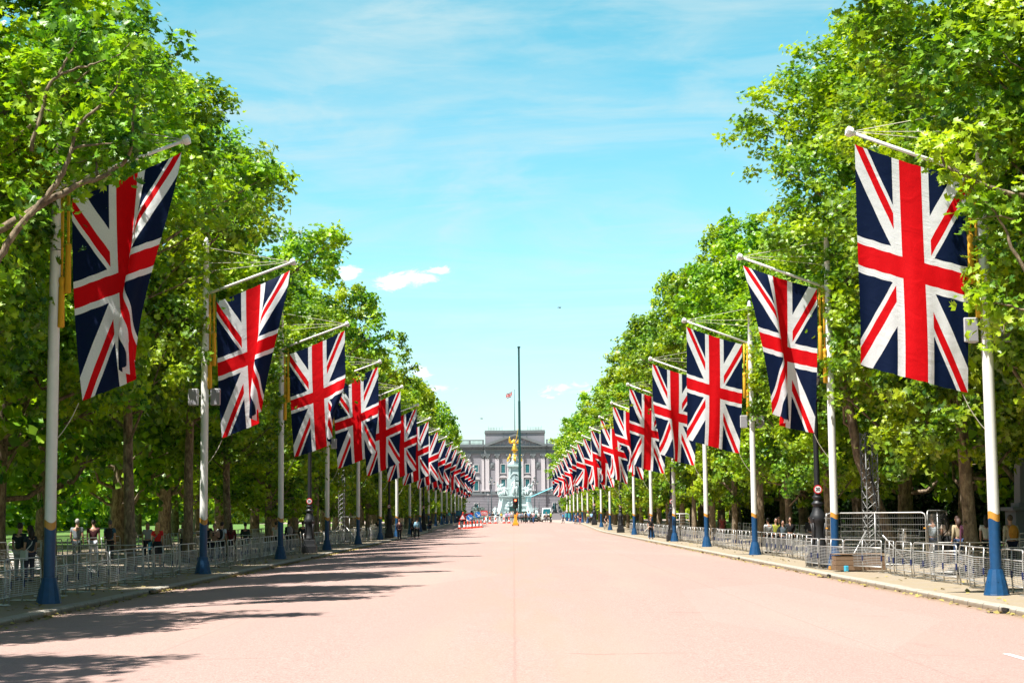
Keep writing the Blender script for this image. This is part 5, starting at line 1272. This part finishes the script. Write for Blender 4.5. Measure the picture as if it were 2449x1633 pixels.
pp(443, 82, .5, 'person with light brown hair in a beige top, beside a taller blonde', (.38, .32, .26), (.05, .05, .06), hair=(.2, .11, .05), hairlen=.2, h=1.7, bag=(BK, 'sh'), group=G)
pp(452.5, 81, PI-.5, 'tall blonde person in a beige and grey top near the second pole', (.42, .33, .25), (.03, .12, .13), hair=(.42, .24, .09), hairlen=.35, h=1.78, group=G)
pp(500, 83, PI, 'person all in black just behind the second flagpole', BK, BK, h=1.76, group=G)
pp(517, 79, .0, 'person in a brown top looking at a phone', (.40, .24, .17), NV, hair=(.06, .03, .02), phone=True, h=1.7, group=G)
pp(534, 80, PI-.3, 'person in a white patterned shirt with a black backpack', (.55, .62, .66), BK, hair=(.03, .02, .02), bag=(BK, 'back'), h=1.8, group=G)
pp(556, 82, PI+.2, 'person in a dark red cardigan with long dark hair', (.10, .008, .012), BK, hair=(.04, .012, .01), hairlen=.35, sleeves='long', h=1.74, group=G)
pp(590, 88, PI, 'person in a dark green jacket behind the pale trunk', (.02, .035, .03), BK, sleeves='long', h=1.72, group=G)
pp(663, 98, PI, 'person in a white top behind the third flagpole', (.5, .5, .45), BK, h=1.72, group=G)
pp(694, 97, PI+.4, 'person in black between the third pole and a trunk', BK, BK, h=1.78, sleeves='long', bag=((.2, .2, .2), 'back'), group=G)
pp(727, 99, PI, 'person in black next to the street lamp foot', (.02, .02, .025), BK, h=1.76, sleeves='long', group=G)
pp(906, 152, PI, 'distant person in dark clothes with light bag near the fourth lamp', BK, (.3, .3, .3), h=1.78, group=G)
G = 'visitors standing behind the barriers on the shrubbery side'
pp(2223, 63.6, PI, 'person in a pale blue-white T-shirt with hands forward, seen from behind', (.52, .58, .62), DN, hair=(.16, .10, .05), h=1.76, build=1.08, group=G)
pp(2258, 62.5, PI-.1, 'person in a cream top and black skirt with long dark hair', (.55, .44, .36), BK, hairlen=.36, h=1.72, skirt=True, bag=(BK, 'sh'), group=G)
pp(2283, 61.2, PI+.3, 'person in a beige cardigan and blue jeans, hair brown', (.42, .34, .21), DN, hair=(.06, .03, .02), hairlen=.15, sleeves='long', h=1.70, group=G)
pp(2306, 59.6, PI, 'person in a pink sweatshirt with long black hair', (.55, .20, .38), (.03, .03, .035), hairlen=.36, sleeves='long', h=1.72, build=1.15, group=G)
pp(2352, 57.4, PI-.3, 'person in a white top partly behind the pale tree trunk', (.6, .58, .5), BK, hairlen=.2, h=1.74, group=G)
pp(2409, 54.6, PI+.15, 'person wearing a cream top and a big orange rucksack', (.55, .48, .34), NV, hair=(.08, .05, .03), bag=((.62, .26, .03), 'back'), h=1.74, build=1.1, sleeves='long', group=G)
pp(1833, 86, PI+.3, 'person in a white shirt beside the third flagpole, half turned', (.6, .6, .6), BK, h=1.74, sleeves='long', group=G)
pp(1851, 87, .1, 'person in a yellow-green T-shirt with dark jacket and sunglasses', (.30, .32, .03), BK, glasses=True, h=1.72, group=G)
pp(1859, 89, -.1, 'dark-clothed person standing behind the yellow T-shirt', BK, BK, glasses=True, h=1.8, sleeves='long', group=G)
pp(1867, 84, .2, 'person in grey-blue jacket with pink top and round sunglasses', (.10, .14, .17), (.03, .03, .04), glasses=True, h=1.62, sleeves='long', group=G)
pp(1885, 87, 0, 'person in black with sunglasses facing the camera, by the tree', BK, BK, glasses=True, h=1.74, sleeves='long', group=G)
pp(1932, 86, 0, 'shadowed person in dark clothes between tree and street lamp', (.02, .022, .025), BK, glasses=True, h=1.76, sleeves='long', group=G)
pp(1724, 128, PI, 'person in a coral-pink dress deep under the trees', (.75, .15, .13), (.7, .14, .12), hair=(.5, .35, .2), hairlen=.2, skirt=True, h=1.76, group=G)
# on the road and its edges
pp(956, 143.5, PI+.1, 'person in a dark maroon-and-black jacket walking away along the kerb', (.03, .008, .012), BK, hair=(.16, .05, .03), h=1.82, pose='walk', sleeves='long')
pp(998, 154, PI-.1, 'person in a light blue shirt with black shoulder bag walking away', (.30, .52, .66), BK, hair=(.09, .04, .03), h=1.82, pose='walk', sleeves='long', bag=(BK, 'sh'))
pp(988, 162, PI, 'dark-clothed person ahead of the light blue shirt', (.015, .02, .03), BK, h=1.76, pose='walk', sleeves='long')
pp(1029, 208, PI, 'person in dark clothes with grey bag at the kerb edge', (.012, .02, .035), NV, h=1.8, pose='walk', sleeves='long', bag=((.12, .12, .14), 'sh'))
pp(1063, 268, PI+.3, 'person in black top and blue jeans by the far barriers', BK, (.12, .18, .35), h=1.82, pose='walk', bag=(BK, 'back'))
pp(1553.5, 137.0, .2, 'person all in black holding a pale stick beside the pole', (.010, .010, .012), (.010, .010, .013), hair=(.03, .02, .015), h=1.80, hold=[(-.15, -.2, 1.0), (-.62, -.35, .62)])
# cyclists
def bicycle(x, y, rz, label, c):
    root = empty('bicycle', (x, y, zroad(x, y) if abs(x) < 10.55 else zg(x, y)), rz, label, 'bicycle', 'bicycles'); m = MB()
    for yy in (-.52, .52):
        w = MB(); w.tube([(0, yy+.33*math.cos(a*PI/10), .34+.33*math.sin(a*PI/10)) for a in range(21)], .02, 5, False)
        for a in range(8): w.tube([(0, yy, .34), (0, yy+.32*math.cos(a*PI/4), .34+.32*math.sin(a*PI/4))], .004, 3)
        w.build('wheel', black_r, root)
    for a, b_ in (((.52, .34), (.1, .30)), ((.1, .30), (.25, .86)), ((.25, .86), (.52, .34)), ((.25, .82), (-.34, .84)), ((.1, .30), (-.34, .78)), ((-.33, .95), (-.52, .34))): m.tube([(0, a[0], a[1]), (0, b_[0], b_[1])], .02, 6)
    m.build('frame', cmat(c), root); m = MB(); m.tube([(-.25, -.42, 1.0), (-.1, -.34, 1.02), (.1, -.34, 1.02), (.25, -.42, 1.0)], .016, 5); m.build('handlebar', black_r, root)
    m = MB(); m.ball((0, .27, .9), .13, 8, 5, (.6, 1, .3)); m.build('saddle', black_r, root); return root
for (px_, d, c, tp, lg, lb) in ((1447, 212, (.7, .7, .68), NV, BK, ('white bicycle ridden along the kerb by a dark-clothed cyclist', 'cyclist in dark top and shorts riding towards the camera')), (1376, 262, (.1, .1, .1), (.06, .14, .28), BK, ('dark bicycle under the cyclist in blue at the road end', 'cyclist in a blue top at the road end'))):
    x, y = pos(px_, d); bicycle(x, y, .25, lb[0], c); person(x-.06, y+.1, .25, lb[1], tp, lg, pose='ride', shorts=True, h=1.76, hair=(.03, .03, .03))
# walkers at the crossing
G = 'walkers crowding the far end of the road'
FAR_P = [(1243, 262, PI, 'walker in a grey-blue shirt and dark trousers, first past the traffic light', (.18, .27, .33), NV), (1249, 266, PI, 'shorter walker in grey-blue just past the first', (.16, .2, .28), BK), (1256.5, 264, PI, 'walker with a black rucksack over a white shirt', (.55, .55, .5), BK), (1264, 261, PI, 'walker in a sky-blue shirt', (.16, .33, .62), NV), (1271.5, 265, PI, 'walker in a navy jacket between blue and pink shirts', (.02, .03, .06), BK), (1275.5, 260, PI, 'walker in a pale pink T-shirt and blue jeans', (.62, .45, .48), (.02, .07, .18)),
         (1171, 270, 0, 'walker in dark blue behind the steel barriers', (.02, .07, .14), BK), (1178.5, 274, .4, 'walker in a dark brown coat behind the barriers', (.05, .035, .03), (.1, .12, .16)), (1190, 272, 0, 'small dark walker behind the last barrier', (.02, .03, .06), (.2, .25, .3)), (1211, 268, PI, 'walker in a lilac shirt behind a cone', (.42, .28, .48), BK), (1218, 269, PI, 'walker in a pale lavender shirt and black trousers', (.48, .42, .62), BK), (1226, 271, .2, 'walker in a white shirt beside the traffic light', (.6, .62, .6), NV),
         (1346, 272, PI+1.2, 'walker in a blue shirt striding past the white truck', (.05, .25, .55), NV), (1386, 264, .2, 'person in black and pink at the kerb beyond the flags', (.05, .02, .03), (.35, .08, .12)), (1405, 262, PI, 'person in a pale red cap and yellow-green top', (.45, .5, .15), DN), (1413, 258, PI, 'person in a light blue shirt stooping by the kerb', (.18, .35, .62), BK), (1167, 300, 0, 'tall walker in a cream top behind the red board', (.6, .55, .4), BK), (1199, 300, 0, 'walker in yellow near the memorial steps', (.6, .5, .05), BK), (1221, 296, 0, 'walker in lime yellow behind the traffic light', (.5, .6, .05), NV), (1237, 290, 0, 'walker in orange far behind the traffic light', (.7, .2, .05), BK), (1288, 300, 0, 'walker in white between the cars', (.6, .6, .6), BK), (1306, 298, 0, 'person in a grey shirt waiting by the teal car', (.3, .3, .3), NV)]
for i, (px_, d, rz, lb, tp, lg) in enumerate(FAR_P):
    pp(px_, d, rz+.2*((i % 3)-1), lb, tp, lg, group=G, pose=('walk', 'stand', 'stride')[i % 3] if 'stoop' not in lb else 'stoop', h=1.72+.05*(i % 4), sleeves=('long', 'short')[i % 2], bag=((BK, 'back') if 'rucksack' in lb else None), hat=((.5, .1, .08) if 'cap' in lb else None))
pp(1316, 270, PI+.5, 'worker in a lime high-visibility vest walking before the white truck', (.02, .04, .05), BK, pose='stride', vest=(.45, .75, .04), h=1.84, sleeves='long')
